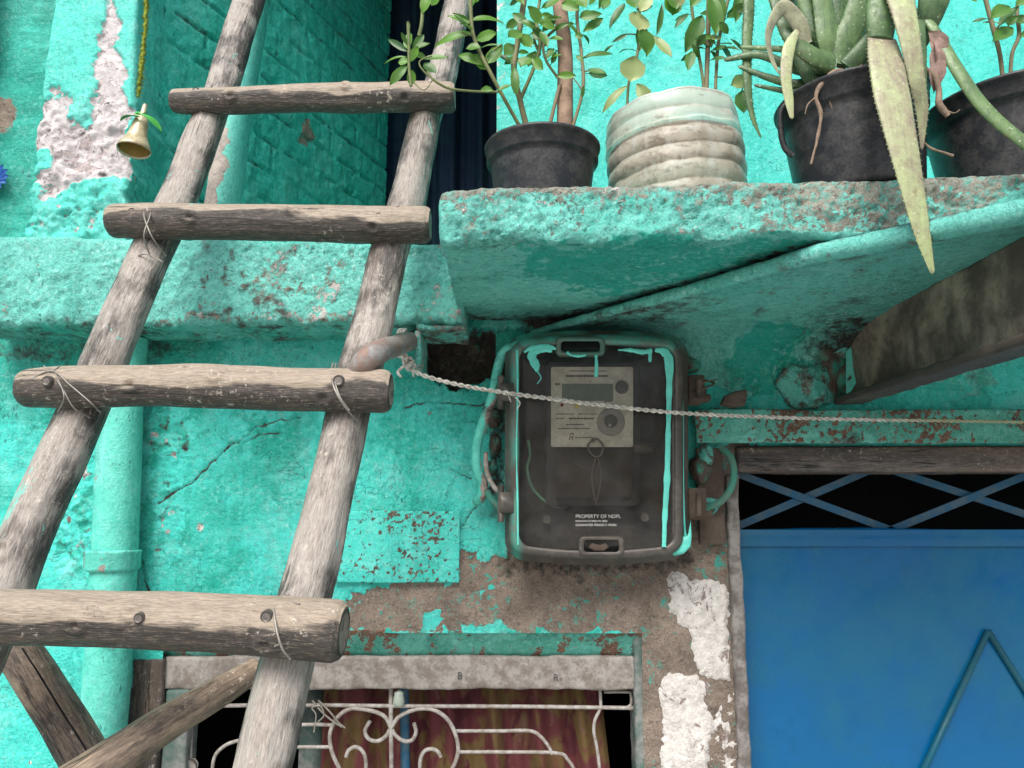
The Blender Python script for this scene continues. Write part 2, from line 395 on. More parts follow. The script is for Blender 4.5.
def mat_wood(name,light=(.37,.30,.235),dark=(.085,.068,.057),teal=.0,warm=(.25,.165,.105),bias=0.0,k=1.4,fleck=1.0,bstr=.0028):
    m=NT(name); g=m.coord('grain'); a=m.attr('tint'); co=m.coord(); c0=lambda v:m.math('SUBTRACT',v,.5)
    g1=m.noise(m.mapping(g,(34,34,5)),1.6,5,.66,.7); g2=m.noise(m.mapping(g,(170,170,24)),1.5,5,.75,.3); blot=m.noise(co,11,5,.68,.6)
    gg=m.noise(m.mapping(g,(20,20,2.5)),1.0,5,.6,1.2)
    fine=m.noise(m.mapping(g,(520,520,70)),1,5,.8)
    f=m.math('ADD',m.math('MULTIPLY',c0(g1),2.0),m.math('MULTIPLY',c0(g2),1.35*fleck))
    f=m.math('ADD',f,m.math('MULTIPLY',c0(blot),2.4)); f=m.math('ADD',f,m.math('MULTIPLY',m.math('SUBTRACT',m.math('MINIMUM',a,1.0),.5),k))
    f=m.ramp(m.math('ADD',f,bias),-.55,.62)
    midc=tuple((x*.45+y*.55) for x,y in zip(light,dark))
    col=m.mix(m.ramp(f,.12,.52),light,midc); col=m.mix(m.ramp(f,.50,.86),col,dark)
    col=m.mix(m.ramp(gg,.46,.64,0,.40),col,warm)
    col=m.mix(m.ramp(fine,.47,.60,0,.38),col,tuple(x*.5 for x in dark)); col=m.mix(m.ramp(fine,.46,.36,0,.35),col,tuple(min(1,x*1.5) for x in light))
    ck=m.ramp(m.math('ABSOLUTE',c0(m.noise(m.mapping(g,(26,26,1.1)),1.4,5,.6,.25))),.0,.010,1,0)
    ck=m.math('MULTIPLY',ck,m.ramp(m.noise(m.mapping(g,(8,8,4)),1,2),.50,.56))
    col=m.mix(m.math('MULTIPLY',ck,.9),col,(.014,.011,.009))
    fk=m.math('MULTIPLY',m.ramp(m.noise(co,95,5,.8),.59,.62),m.ramp(m.noise(co,9,4),.48,.58))
    col=m.mix(m.math('MULTIPLY',fk,.75),col,(.55,.50,.43))
    dk=m.math('MULTIPLY',m.ramp(m.noise(co,120,5,.8),.60,.64),m.ramp(m.noise(co,7,4),.50,.60))
    col=m.mix(m.math('MULTIPLY',dk,.6),col,(.03,.025,.02))
    if teal>0:
        tk=m.math('MULTIPLY',m.ramp(m.noise(m.mapping(co,(12,12,5)),1.7,5,.72,.5),.70-.1*teal,.71-.1*teal),.8)
        col=m.mix(tk,col,(.16,.50,.43))
    e=m.ramp(a,1.4,1.6)
    sep=m.new('ShaderNodeSeparateXYZ'); m.l.new(g,sep.inputs[0])
    rad=m.math('SQRT',m.math('ADD',m.math('MULTIPLY',sep.outputs[0],sep.outputs[0]),m.math('MULTIPLY',sep.outputs[1],sep.outputs[1])))
    rg=m.math('SINE',m.math('ADD',m.math('MULTIPLY',rad,2600.0),m.math('MULTIPLY',blot,9.0)))
    ec=m.mix(m.ramp(rg,-1,1,.15,.5),(.34,.28,.22),(.15,.12,.095)); ec=m.mix(m.ramp(m.noise(co,70,5),.5,.62),ec,(.10,.08,.065))
    col=m.mix(e,col,ec)
    h=m.math('ADD',m.math('ADD',m.math('MULTIPLY',g1,.5),m.math('MULTIPLY',g2,.5)),m.math('MULTIPLY',fine,.4)); h=m.math('ADD',h,m.math('MULTIPLY',ck,-1.0))
    nb=m.bump(h,1.0,bstr)
    return m.fin(col,m.ramp(g2,.4,.6,.40,.75),nb)
def mat_simple(name,col,rough=.5,metal=0,var=.35,sc=25,dirt=None,dirtamt=.5,bump=.2,attrtint=None,spec=.3):
    m=NT(name); co=m.coord(); n=m.noise(co,sc,7,.65); n2=m.noise(co,sc*5,5,.7)
    c=m.mix(m.ramp(n,.4,.6,0,var),col,tuple(x*.35 for x in col)); c=m.mix(m.ramp(n2,.52,.64,0,var*.6),c,tuple(x*.3 for x in col))
    if attrtint is not None: c=m.mix(m.attr('tint'),c,attrtint)
    if dirt is not None: c=m.mix(m.math('MULTIPLY',m.ramp(m.math('ADD',m.math('MULTIPLY',n,.7),m.math('MULTIPLY',n2,.3)),.45,.58),dirtamt),c,dirt)
    nb=m.bump(m.math('ADD',n,m.math('MULTIPLY',n2,.4)),bump,.002)
    return m.fin(c,m.ramp(n2,.3,.7,max(0,rough-.1),min(1,rough+.12)),nb,metal,spec)
def mat_leaf(name,c1,c2,rough=.42):
    m=NT(name); co=m.coord(); t=m.attr('tint'); n=m.noise(co,30,4,.6)
    c=m.mix(m.math('ADD',m.math('MULTIPLY',t,.8),m.ramp(n,.3,.7,-.15,.25),clamp=True),c1,c2)
    c=m.mix(m.ramp(m.noise(co,190,3,.7),.62,.7,0,.35),c,(.22,.20,.08))
    m.fin(c,rough,m.bump(n,.3,.002))
    tr=m.new('ShaderNodeBsdfTranslucent'); m.l.new(c,tr.inputs[0]); mx=m.new('ShaderNodeMixShader'); mx.inputs[0].default_value=.28
    m.l.new(m.b.outputs[0],mx.inputs[1]); m.l.new(tr.outputs[0],mx.inputs[2]); m.l.new(mx.outputs[0],m.out.inputs[0]); return m.m

M={}
M['wall']=mat_paint('teal_wall_paint',sbias=-.12,rough=.5)
M['upper']=mat_paint('upper_wall_paint',chalk=(.035,.55,.48),sbias=-.30,specks=.35,rough=.5,fine=.5,bleach=.35)
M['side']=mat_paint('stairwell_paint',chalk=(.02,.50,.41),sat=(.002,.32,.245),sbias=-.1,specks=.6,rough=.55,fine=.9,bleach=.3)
M['slab']=mat_paint('slab_paint',chalk=(.16,.63,.54),sbias=-.15,specks=.8,under=(.25,.24,.20),rough=.5,fine=1.6,frag=1.6)
M['pillar']=mat_paint('pillar_paint',chalk=(.07,.64,.54),sbias=-.35,specks=.5,under=(.42,.36,.36),rough=.45,fine=.9,frag=1.1,wcol=(.66,.62,.63))
M['lintel']=mat_paint('lintel_paint',chalk=(.07,.34,.26),sat=(.02,.21,.155),sbias=.05,specks=1.0,under=(.13,.07,.045),rough=.5,fine=.7,frag=1.0)
M['pipe']=mat_paint('pipe_paint',chalk=(.10,.58,.47),sbias=-.25,specks=.4,under=(.33,.29,.26),rough=.42,fine=.5)
M['rail']=mat_wood('weathered_pole_wood',light=(.385,.35,.315),dark=(.058,.051,.047),warm=(.22,.17,.135),teal=.45,bias=.10,fleck=1.2,k=1.9)
M['rung']=mat_wood('weathered_rung_wood',light=(.35,.29,.225),dark=(.050,.042,.036),warm=(.22,.16,.115),teal=.1,k=2.1,bias=.16)
M['pole']=mat_wood('split_pole_wood',light=(.29,.215,.155),dark=(.06,.046,.038),bias=.1)
M['frame_wood']=mat_wood('old_frame_wood',light=(.20,.17,.155),dark=(.055,.048,.045),bias=.15)
M['blue']=mat_simple('blue_door_paint',(0,.112,.29),.22,var=.3,sc=3.2,dirt=(.012,.155,.25),dirtamt=.5,bump=.5,spec=.38)
M['bluebar']=mat_simple('blue_bar_paint',(.015,.105,.20),.45,var=.4,sc=40,dirt=(.12,.16,.17),dirtamt=.5)
M['trimblue']=mat_simple('dull_blue_trim',(.008,.105,.16),.4,var=.4,sc=40,dirt=(.04,.14,.17),dirtamt=.4)
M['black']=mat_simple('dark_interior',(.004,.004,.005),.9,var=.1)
M['white']=mat_simple('white_enamel',(.42,.40,.375),.45,var=.35,sc=60,dirt=(.20,.15,.11),dirtamt=.6)
M['frame']=mat_simple('window_frame_paint',(.33,.305,.28),.6,var=.4,sc=42,dirt=(.17,.14,.12),dirtamt=.8,bump=.6)
M['framegrey']=mat_simple('jamb_paint',(.25,.255,.245),.65,var=.5,sc=18,dirt=(.06,.13,.11),dirtamt=.8,bump=.6)
M['concrete']=mat_simple('concrete_edge',(.27,.25,.235),.85,var=.5,sc=30,dirt=(.10,.085,.075),dirtamt=.7,bump=.7)
M['plastic']=mat_simple('black_pot_plastic',(.020,.022,.026),.36,var=.4,sc=45,dirt=(.085,.082,.08),dirtamt=.5,bump=.4)
M['tealpaint']=mat_simple('wet_teal_paint',(.15,.72,.61),.35,var=.25,sc=60,bump=.2)
M['metergrey']=mat_simple('aged_meter_plastic',(.07,.062,.054),.36,var=.5,sc=22,dirt=(.155,.135,.115),dirtamt=.6,spec=.5,attrtint=(.06,.38,.30),bump=.25)
M['meterdark']=mat_simple('dark_meter_inside',(.028,.030,.033),.6,var=.5,sc=20,dirt=(.07,.055,.048),dirtamt=.5)
M['termblk']=mat_simple('terminal_plastic',(.048,.042,.04),.5,var=.6,sc=16,dirt=(.10,.075,.06),dirtamt=.5)
M['housing']=mat_simple('smoky_housing',(.05,.048,.047),.4,var=.5,sc=18,dirt=(.14,.12,.10),dirtamt=.45,bump=.25)
M['face']=mat_simple('meter_face_plate',(.52,.50,.44),.6,var=.25,sc=40,dirt=(.32,.29,.24),dirtamt=.4,bump=.05)
M['lcd']=mat_simple('meter_display',(.095,.125,.105),.25,var=.3,sc=60,bump=0)
M['ink']=mat_simple('dark_print',(.07,.065,.065),.6,var=.1)
M['inkwhite']=mat_simple('white_print',(.42,.41,.39),.6,var=.2,sc=200)
M['rust']=mat_simple('rusty_brown_steel',(.085,.06,.047),.75,var=.7,sc=32,dirt=(.17,.135,.105),dirtamt=.5,attrtint=(.04,.30,.23),bump=.7)
M['beam']=mat_simple('dirty_beam_steel',(.36,.29,.225),.5,var=.65,sc=7,dirt=(.075,.055,.045),dirtamt=.75,bump=1.0)
M['beamdark']=mat_simple('shaded_flange_steel',(.06,.05,.045),.5,var=.6,sc=14,dirt=(.13,.10,.08),dirtamt=.5,bump=.8)  # dark colour paints in the shaded underside of the lower flange
M['galv']=mat_simple('grey_bent_pipe',(.26,.255,.25),.5,var=.7,sc=45,dirt=(.30,.17,.12),dirtamt=.6,bump=.9)
M['rope']=mat_simple('white_rope',(.74,.70,.65),.85,var=.4,sc=120,dirt=(.30,.27,.22),dirtamt=.6,bump=.5,attrtint=(.35,.36,.16))
M['wire']=mat_simple('grey_wire',(.30,.28,.25),.45,metal=.4,var=.3,sc=120)
M['nail']=mat_simple('nail_steel',(.20,.18,.165),.45,metal=.6,var=.5,sc=200)
M['gold']=mat_simple('pale_gold_plastic',(.60,.53,.36),.33,metal=.25,var=.35,sc=70,dirt=(.30,.20,.08),dirtamt=.4,attrtint=(.30,.20,.05))
M['moss']=mat_simple('green_yarn',(.24,.30,.035),.9,var=.5,sc=120,bump=1)
M['cablegreen']=mat_simple('dull_green_cable',(.10,.26,.17),.5,var=.4,sc=60)
M['leafplastic']=mat_simple('green_plastic_leaf',(.07,.36,.07),.4,var=.4,sc=60)
M['leaf']=mat_leaf('bright_leaf',(.12,.27,.03),(.028,.095,.028))
M['leafpale']=mat_leaf('pale_leaf',(.42,.47,.20),(.22,.28,.09))
def mat_aloe(name,c1,c2,rough):
    m=NT(name); co=m.coord(); t=m.attr('tint'); n=m.noise(co,22,8,.7,.5); f=m.noise(co,120,6,.75); st=m.noise(m.mapping(co,(130,60,7)),1,5,.65,.2)
    c=m.mix(m.math('ADD',m.math('MULTIPLY',t,.8),m.math('ADD',m.ramp(n,.38,.62,-.3,.35),m.ramp(st,.4,.6,-.15,.15)),clamp=True),c1,c2)
    c=m.mix(m.ramp(f,.55,.64,0,.5),c,tuple(x*.55 for x in c2)); c=m.mix(m.ramp(f,.44,.37,0,.4),c,tuple(min(1,x*1.35) for x in c1))
    c=m.mix(m.math('MULTIPLY',m.ramp(m.vor(co,95),.16,.10),.5),c,(.62,.66,.50))
    c=m.mix(m.math('MULTIPLY',m.ramp(m.noise(co,16,7,.75),.60,.66),.6),c,(.20,.14,.08))
    m.fin(c,m.ramp(f,.4,.6,rough-.08,rough+.15),m.bump(m.math('ADD',st,f),.5,.0015))
    tr=m.new('ShaderNodeBsdfTranslucent'); m.l.new(c,tr.inputs[0]); mx=m.new('ShaderNodeMixShader'); mx.inputs[0].default_value=.12
    m.l.new(m.b.outputs[0],mx.inputs[1]); m.l.new(tr.outputs[0],mx.inputs[2]); m.l.new(mx.outputs[0],m.out.inputs[0]); return m.m
M['aloe']=mat_aloe('aloe_leaf',(.155,.25,.10),(.045,.10,.045),.36)
M['aloepale']=mat_aloe('pale_aloe_leaf',(.42,.49,.25),(.27,.22,.17),.42)
M['dry']=mat_simple('dry_brown_root',(.26,.19,.14),.8,var=.5,sc=60,bump=.6)
M['drypale']=mat_simple('dry_pale_leaf',(.36,.37,.25),.7,var=.5,sc=50,bump=.5)
M['dryflower']=mat_simple('faded_pink_flower',(.34,.235,.20),.8,var=.6,sc=50)
M['stem']=mat_simple('green_stem',(.15,.19,.07),.6,var=.5,sc=70,attrtint=(.22,.16,.11))
M['bark']=mat_simple('tan_bark',(.32,.22,.155),.75,var=.5,sc=40,dirt=(.16,.11,.08),dirtamt=.5,bump=.5)
M['soil']=mat_simple('potting_soil',(.06,.045,.033),.95,var=.6,sc=90,bump=1)
M['navy']=mat_simple('dark_cloth',(.008,.02,.055),.8,var=.6,sc=10,dirt=(.02,.06,.085),dirtamt=.5)
M['bluedeco']=mat_simple('blue_decoration',(.02,.10,.38),.4,var=.3,sc=40)
M['ground']=mat_simple('street_ground',(.50,.48,.45),.9,var=.5,sc=4,bump=.5)
M['plainwall']=M['wall']
# clear corrugated plastic pot (milky)
m=NT('milky_clear_plastic'); co=m.coord(); n=m.noise(co,16,7,.65); band=m.attr('tint')
c=m.mix(m.ramp(m.math('ADD',band,m.math('MULTIPLY',m.math('SUBTRACT',n,.5),.9)),.1,.8),(.55,.63,.55),(.52,.47,.38))
c=m.mix(m.ramp(m.math('ADD',m.noise(m.mapping(co,(1,1,2.2)),40,10,.82),m.math('MULTIPLY',band,.10)),.58,.68,0,.75),c,(.20,.155,.115)); c=m.mix(m.ramp(m.noise(m.mapping(co,(1,1,.25)),60,5,.7),.52,.62,0,.5),c,(.66,.68,.62)); c=m.mix(m.ramp(m.noise(co,9,5,.7),.5,.62,0,.45),c,(.27,.23,.17))
m.fin(c,.36,m.bump(m.noise(co,45,5,.7),.5,.002)); m.b.inputs['Transmission Weight'].default_value=.4; m.b.inputs['IOR'].default_value=1.35
M['milky']=m.m
# smoky cover
m=NT('smoky_clear_cover'); co=m.coord()
tr=m.new('ShaderNodeBsdfTransparent'); tr.inputs[0].default_value=(.86,.84,.80,1)
gl=m.new('ShaderNodeBsdfGlossy'); gl.inputs['Roughness'].default_value=.22; gl.inputs[0].default_value=(.9,.9,.9,1)
m.l.new(m.bump(m.noise(co,12,4),.10,.01),gl.inputs['Normal'])
du=m.new('ShaderNodeBsdfDiffuse'); m.put(du.inputs[0],(.12,.125,.125))
dust=m.math('ADD',m.ramp(m.noise(co,14,8,.7),  .42,.62,.01,.20),m.ramp(m.noise(co,150,3,.7),.70,.74,0,.6))
m1=m.new('ShaderNodeMixShader'); m.l.new(dust,m1.inputs[0]); m.l.new(tr.outputs[0],m1.inputs[1]); m.l.new(du.outputs[0],m1.inputs[2])
lw=m.new('ShaderNodeFresnel'); lw.inputs[0].default_value=1.33
m2=m.new('ShaderNodeMixShader'); m.l.new(lw.outputs[0],m2.inputs[0]); m.l.new(m1.outputs[0],m2.inputs[1]); m.l.new(gl.outputs[0],m2.inputs[2]); m.l.new(m2.outputs[0],m.out.inputs[0])
M['cover']=m.m
# curtain cloth
m=NT('patterned_red_curtain'); co=m.coord(); mp=m.mapping(co,(1,1,.55))
n=m.noise(mp,14,3,.5,1.2); n2=m.noise(mp,23,4,.55,1.5)
c=m.mix(m.ramp(n,.46,.56),(.26,.05,.06),(.30,.20,.055)); c=m.mix(m.ramp(n2,.56,.62),c,(.16,.02,.035)); c=m.mix(m.ramp(m.noise(mp,40,5,.6,.5),.6,.66,0,.6),c,(.42,.22,.17))
c=m.mix(.62,c,(.03,.010,.010))
M['curtain']=m.fin(c,.85,m.bump(m.noise(co,400,2),.2,.001))
# patch plate
M['plate']=mat_paint('patch_plate_paint',sbias=-.15,specks=1.0,chalk=(.045,.58,.50),under=(.075,.06,.045),rough=.45,fine=.5,frag=1.5)

# ---------------------------------------------------------------- wall masks (traced in the wall's own plane)
BROWN=[(343,606),(350,592),(372,586),(398,584),(420,578),(445,584),(459,576),(462,553),(472,552),(486,561),(500,556),(512,548),(600,530),(688,540),(694,505),(700,470),(716,452),(734,440),(760,440),(760,800),(640,800),(638,632),(560,632),(440,631),(345,632)]
WHITE1=[(667,578),(675,572),(700,580),(725,583),(731,600),(728,640),(731,681),(715,680),(701,672),(692,650),(688,630),(670,612)]
WHITE2=[(659,680),(668,672),(690,675),(711,685),(706,700),(713,730),(705,790),(661,790),(664,720)]
PINK=[(712,695),(732,700),(738,790),(712,790),(716,735)]
HOLE=[(422,336),(470,333),(520,330),(524,350),(512,372),(496,378),(480,382),(452,390),(434,378),(424,362)]
CRACKS=[[(160,505),(178,490),(192,482),(225,450),(258,426),(300,416)],[(240,443),(262,436),(280,433)],[(446,548),(458,530),(478,508)],[(405,408),(425,401),(460,404),(484,406),(496,398)],
        [(140,560),(150,600)],[(330,390),(352,410),(330,440)],[(452,470),(470,478)]]
def wall_masks(P):
    px,py=proj(P)
    e=fbm(P,28,4,3)*16+fbm(P,110,3,9)*6
    br=sdpoly(px,py,BROWN)+e
    w1=np.maximum(sdpoly(px,py,WHITE1),sdpoly(px,py,WHITE2))+e*.45
    pk=sdpoly(px,py,PINK)+e
    peel=np.clip(.5+br/9,0,1)
    # a flake of teal that stayed on the bare plaster, mixed zone at its left end
    keep=np.maximum(sdpoly(px,py,[(420,611),(440,609),(441,622),(432,636),(424,634)]),np.maximum(sdpoly(px,py,[(462,625),(500,622),(520,634),(465,634)]),sdpoly(px,py,[(478,590),(492,582),(495,588),(480,597)])))+e*.5
    peel=np.where(keep>0,np.clip(.5-keep/6,0,1),peel)
    rag=fbm(P,60,4,41)
    mixz=sstep(395,345,px)*(br>-4)
    peel=peel-mixz*np.clip(.35+rag*1.2,0,1)*.9
    mixr=sstep(520,400,py)*(px>690)
    peel=peel-mixr*sstep(-.02,.12,fbm(P,22,3,77))*.9
    # small chips elsewhere
    chip=np.zeros(len(P))
    for cx,cy,rx,ry in [(363,500,9,5),(430,520,8,6),(448,512,5,3),(372,512,5,3),(430,413,3,2.5),(444,413,3,2.5),(171,512,6,5),(60,745,7,9),(30,762,5,6),(282,463,3,3),(200,528,4,4),(12,745,4,6)]:
        q=.55-np.hypot((px-cx)/rx,(py-cy)/ry)+e*.10+rag*.8
        chip=np.maximum(chip,np.clip(.5+q*.5,0,1)*.72)
    white=np.clip(.5+w1/6,0,1)
    white=np.maximum(white,np.clip(.5+pk/8,0,1)*sstep(-.05,.12,rag)*1.0)
    peel=np.maximum(peel,white*(w1>-6)); peel=np.maximum(peel,chip)
    white=np.where(chip>.5,np.maximum(white,.62),white)
    cr=np.zeros(len(P)); ew=fbm(P,35,3,21)*9
    for c in CRACKS: cr=np.maximum(cr,np.exp(-((dline(px+ew*.5,py+ew*.35,c))/.95)**2))
    grime_shade=np.clip(cr*1.1,0,1)
    hole=np.clip(.5+(sdpoly(px,py,HOLE)+e*.6)/7,0,1)
    grime_shade=np.maximum(grime_shade,sstep(.2,.7,hole)*1.0); peel=np.maximum(peel,sstep(.3,.8,hole))  # darkness of the hole painted into the colour besides the recess
    # darker band under the meter, dirt above it and around its right side
    grime_shade=np.maximum(grime_shade,.75*sstep(26,4,np.abs(py-560)+e)*sstep(480,520,px)*sstep(720,680,px))
    grime_shade=np.maximum(grime_shade,.95*sstep(20,6,np.abs(py-326)+e*.8)*sstep(500,540,px)*sstep(760,640,px))
    grime_shade=np.maximum(grime_shade,.85*sstep(40,10,np.hypot((px-470)/1.7,(py-355))+e))
    grime_shade=np.maximum(grime_shade,.75*sstep(34,10,np.hypot((px-850)/1.0,(py-365))+e))
    grime_shade=np.maximum(grime_shade,.8*sstep(14,3,np.abs(px-498)+e*.6)*sstep(380,400,py)*sstep(530,505,py))
    grime_shade=np.maximum(grime_shade,.55*sstep(18,4,np.abs(py-350)+e)*sstep(260,150,px))
    tone=.0+.5*sstep(70,10,px)+.35*sstep(60,0,np.abs(py-330))+.45*sstep(60,20,np.hypot((px-760)/1.4,py-350))
    tone=tone+.35*sstep(430,345,py)*(px>440)
    tone=tone+fbm(P,5,4,311)*1.3
    rough_=sstep(40,14,np.hypot((px-170)/1.0,(py-435)/1.4)+e*1.2)+.8*sstep(26,8,np.hypot((px-165),(py-520)/2.2)+e)+sstep(40,8,np.abs(px-75)+e)*sstep(360,420,py)*sstep(600,540,py)+.6*sstep(45,10,np.hypot((px-265)/1.4,py-425)+e*1.5)
    rough_=np.clip(rough_,0,1.2); t1=fbm(P,24,4,301); t2=fbm(P,75,4,302)
    tone=tone+rough_*(t1*5-.1); peel=np.maximum(peel,rough_*np.clip(.30+t2*1.0,0,.9)*sstep(.0,.2,-t1+.1)*.78); white=np.where((rough_>.3)&(px<330),np.maximum(white,.7),white)
    grime_shade=np.maximum(grime_shade,rough_*sstep(.12,.3,t2+t1*.5)*.65)
    return px,py,peel,white,grime_shade,np.clip(tone,-.5,1.2),hole,cr,br,w1,rough_,e
def grid(x0,x1,z0,z1,step,Y):
    nx=int((x1-x0)/step)+1; nz=int((z1-z0)/step)+1
    X,Z=np.meshgrid(np.linspace(x0,x1,nx),np.linspace(z0,z1,nz),indexing='ij')
    P=np.stack([X,np.full_like(X,Y),Z],-1).reshape(-1,3)
    i=np.arange(nx*nz).reshape(nx,nz)
    Q=np.stack([i[:-1,:-1],i[1:,:-1],i[1:,1:],i[:-1,1:]],-1).reshape(-1,4)
    return P,Q

house=thing('house','old teal-painted masonry house front with crumbling slab ledges and a blue door','house',(0,1.5,0))
WY=1.5
DX=.430        # left edge of the doorway
WX0,WX1=U(160,700,WY)[0],U(643,700,WY)[0]; WZ1=U(400,633,WY)[2]
LZ=U(900,443,WY)[2]
def add_wall():
    P,Q=grid(-1.12,1.15,1.28,2.27,.0026,WY)
    cx=P[Q].mean(1)
    hole=((cx[:,0]>WX0)&(cx[:,0]<WX1)&(cx[:,2]<WZ1))|((cx[:,0]>DX)&(cx[:,2]<LZ-.01))
    Q=Q[~hole]; used=np.unique(Q); mp=-np.ones(len(P),int); mp[used]=np.arange(len(used)); P=P[used]; Q=mp[Q]
    px,py,peel,white,grime_shade,tone,hl,cr,br,w1,rg,e=wall_masks(P)
    d=fbm(P,2.2,3,1)*.010+fbm(P,12,4,2)*.0045+fbm(P,70,3,4)*.0011
    d+=rg*(fbm(P,45,5,6))*.010
    d-=sstep(-1,2.5,br)*.0030*(1-sstep(0,4,w1)); d+=sstep(-1,3,w1)*.0015+sstep(0,4,w1)*fbm(P,60,4,8)*.003*(.25+.75*sstep(660,690,py))
    d-=cr*.0035; d-=sstep(.3,.9,hl)*.075
    pm_=sstep(-6,10,sdpoly(px,py,[(336,511),(460,511),(460,583),(336,583)])); d=d*(1-pm_)+pm_*.004
    P[:,1]-=d
    mesh('plaster_wall',P,Q,M['wall'],house,attrs=dict(peel=peel,white=white,grime_shade=grime_shade,tone=tone),label='teal plaster wall peeled to brown and white plaster low on the right')
add_wall()
# plain continuation of the wall outside the view
mb=MB()
def quad(mb,a,b,c,d,a_=0): mb.add([a,b,c,d],[(0,1,2,3)],a=a_)
quad(mb,(-3,1.5,0),(-1.12,1.5,0),(-1.12,1.5,3.6),(-3,1.5,3.6))
quad(mb,(1.15,1.5,0),(3,1.5,0),(3,1.5,3.6),(1.15,1.5,3.6))
quad(mb,(-1.12,1.5,0),(DX,1.5,0),(DX,1.5,.8),(-1.12,1.5,.8))
quad(mb,(-1.12,1.5,.8),(WX0,1.5,.8),(WX0,1.5,1.28),(-1.12,1.5,1.28))
quad(mb,(WX1,1.5,.8),(DX,1.5,.8),(DX,1.5,1.28),(WX1,1.5,1.28))
mb.build('outer_wall',M['wall'],house)

# upper wall behind the plants
UX0=U(497,60,WY)[0]
P,Q=grid(UX0,1.3,2.27,3.25,.006,WY)
px,py=proj(P)
d=fbm(P,2.5,3,31)*.012+fbm(P,14,3,32)*.003
P[:,1]-=d
edge=sstep(14,0,px-497+fbm(P,25,4,3)*14)
mesh('upper_wall',P,Q,M['upper'],house,attrs=dict(peel=np.clip(edge*.5,0,1),white=edge*0+.9,grime_shade=edge*.25+.0*px,tone=.0*px-.1+.5*sstep(60,0,px-497)))
mb=MB(); mb.box((UX0-.001,1.52,2.2),(UX0+.06,2.6,3.6)); mb.build('stairwell_jamb',M['side'],house)

# shelf slab carrying the pots
sz0,sz1=ZC+.366,ZC+.447
def slab_attr(P):
    px,py=proj(P)
    n=fbm(P,14,4,51); n2=fbm(P,45,4,52)
    front=sstep(1.10,1.07,P[:,1]-.0*P[:,0]+.07*P[:,0])
    topz=sstep(sz1-.020,sz1-.002,P[:,2])
    peel=topz*.55*front+n2*.30+front*(.18+.46*sstep(660,860,px)-.40*sstep(985,1010,px))+n*.35*front+.12*front*sstep(sz0+.03,sz1-.01,P[:,2])
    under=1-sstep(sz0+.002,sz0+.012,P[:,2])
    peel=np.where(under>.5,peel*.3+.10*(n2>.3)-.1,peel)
    backdirt_shade=.0*n+under*sstep(.12,.02,1.5-P[:,1]+n*.05)  # contact shade and grime painted into the soffit's back corner
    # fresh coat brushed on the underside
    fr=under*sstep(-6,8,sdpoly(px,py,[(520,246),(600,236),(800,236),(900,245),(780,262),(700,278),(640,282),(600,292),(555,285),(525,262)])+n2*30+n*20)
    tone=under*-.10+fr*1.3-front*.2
    lipx=np.interp(px,[534,620,700,790,830],[330,303,281,254,244]); grime_shade=backdirt_shade*.75+under*.9*sstep(9,1,np.abs(py-lipx)+n2*10)+under*.28*np.clip(n+.15,0,1)+front*np.clip(n2,0,1)*.5+sstep(8,0,np.abs(py-248-n*14))*front*.25  # includes the lip's shadow line, painted onto the underside
    return dict(peel=np.clip(peel,0,1),white=np.zeros(len(P))+.25+n*.5,grime_shade=np.clip(grime_shade,0,1),tone=tone)
def slab_d(P,P0):
    front=sstep(1.10,1.05,P0[:,1]+.07*P0[:,0])
    a=fbm(P0,38,4,61)
    r=np.abs(fbm(P0,60,3,62))
    P=P.copy(); P[:,1]-=front*(a*.008+(.5-r)*.004+np.abs(fbm(P0,120,3,64))*-.006+fbm(P0,90,3,65)*.004); P[:,2]+=front*fbm(P0,12,3,63)*.012*sstep(sz0+.02,sz0,P0[:,2]); return P
sx0=-.103
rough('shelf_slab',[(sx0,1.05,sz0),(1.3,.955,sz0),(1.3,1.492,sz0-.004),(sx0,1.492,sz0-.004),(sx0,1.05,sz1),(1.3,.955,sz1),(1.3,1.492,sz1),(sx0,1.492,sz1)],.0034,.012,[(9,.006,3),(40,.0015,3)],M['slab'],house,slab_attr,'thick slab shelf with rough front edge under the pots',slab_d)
# second, thinner slab with a diagonal lip, resting on the beam
mb=MB()
def UZ(px,py,z):
    r=ray(px,py); p=r*(z/r[2]); return np.array([p[0],p[1],p[2]+ZC])
ridge=[UZ(530,334,.339),UZ(620,309,.344),UZ(700,288,.345),UZ(790,262,.345),UZ(830,252,.345),UZ(900,238,.345),UZ(1024,213,.343),UZ(1150,188,.340)]
lipV=catmull(ridge,160)
n_=160; rows=[]
prof=[(.012,.016),(.002,.0165),(-.009,.013),(-.0145,.006),(-.0155,-.002),(-.012,-.010),(-.004,-.0145),(.004,-.013),(.010,-.006),(.020,-.001)]   # (outwards, up)
V=[];T,N,B=frames(lipV,(0,-1,0))
for i in range(n_):
    t=i/(n_-1); out=np.array([-.75,-.66,0]); out/=np.linalg.norm(out)
    s=.42+.75*t**.8
    for o_,h_ in prof:
        p=lipV[i]-out*(o_)*s*1.3*1.0+np.array([0,0,h_*s]); p=lipV[i]+out*(-o_)*s*1.2+np.array([0,0,h_*s]); V.append(p)
    e=lipV[i].copy(); pxe,_=proj(e); drop=.125*float(sstep(600,740,pxe))
    a0=V[-1]; back=np.array([e[0]+.02+t*.25,1.499,a0[2]-.004])
    for k in range(1,31):
        u=k/30*math.pi/2; fy=math.sin(u)**.55; fz=(1-math.cos(u)**.75)*(k/30)**1.5
        V.append(np.array([a0[0]+(back[0]-a0[0])*k/30,a0[1]+(back[1]-a0[1])*fy,a0[2]-.004*k/30-drop*fz]))
V=np.array(V); W=len(prof)+30
lw_=np.tile(np.concatenate([np.full(len(prof),.12),np.linspace(.2,1,30)]),n_)[:,None]; V=V+vnoise(V,16,3,71)*.006*lw_+vnoise(V,60,2,72)*.0012
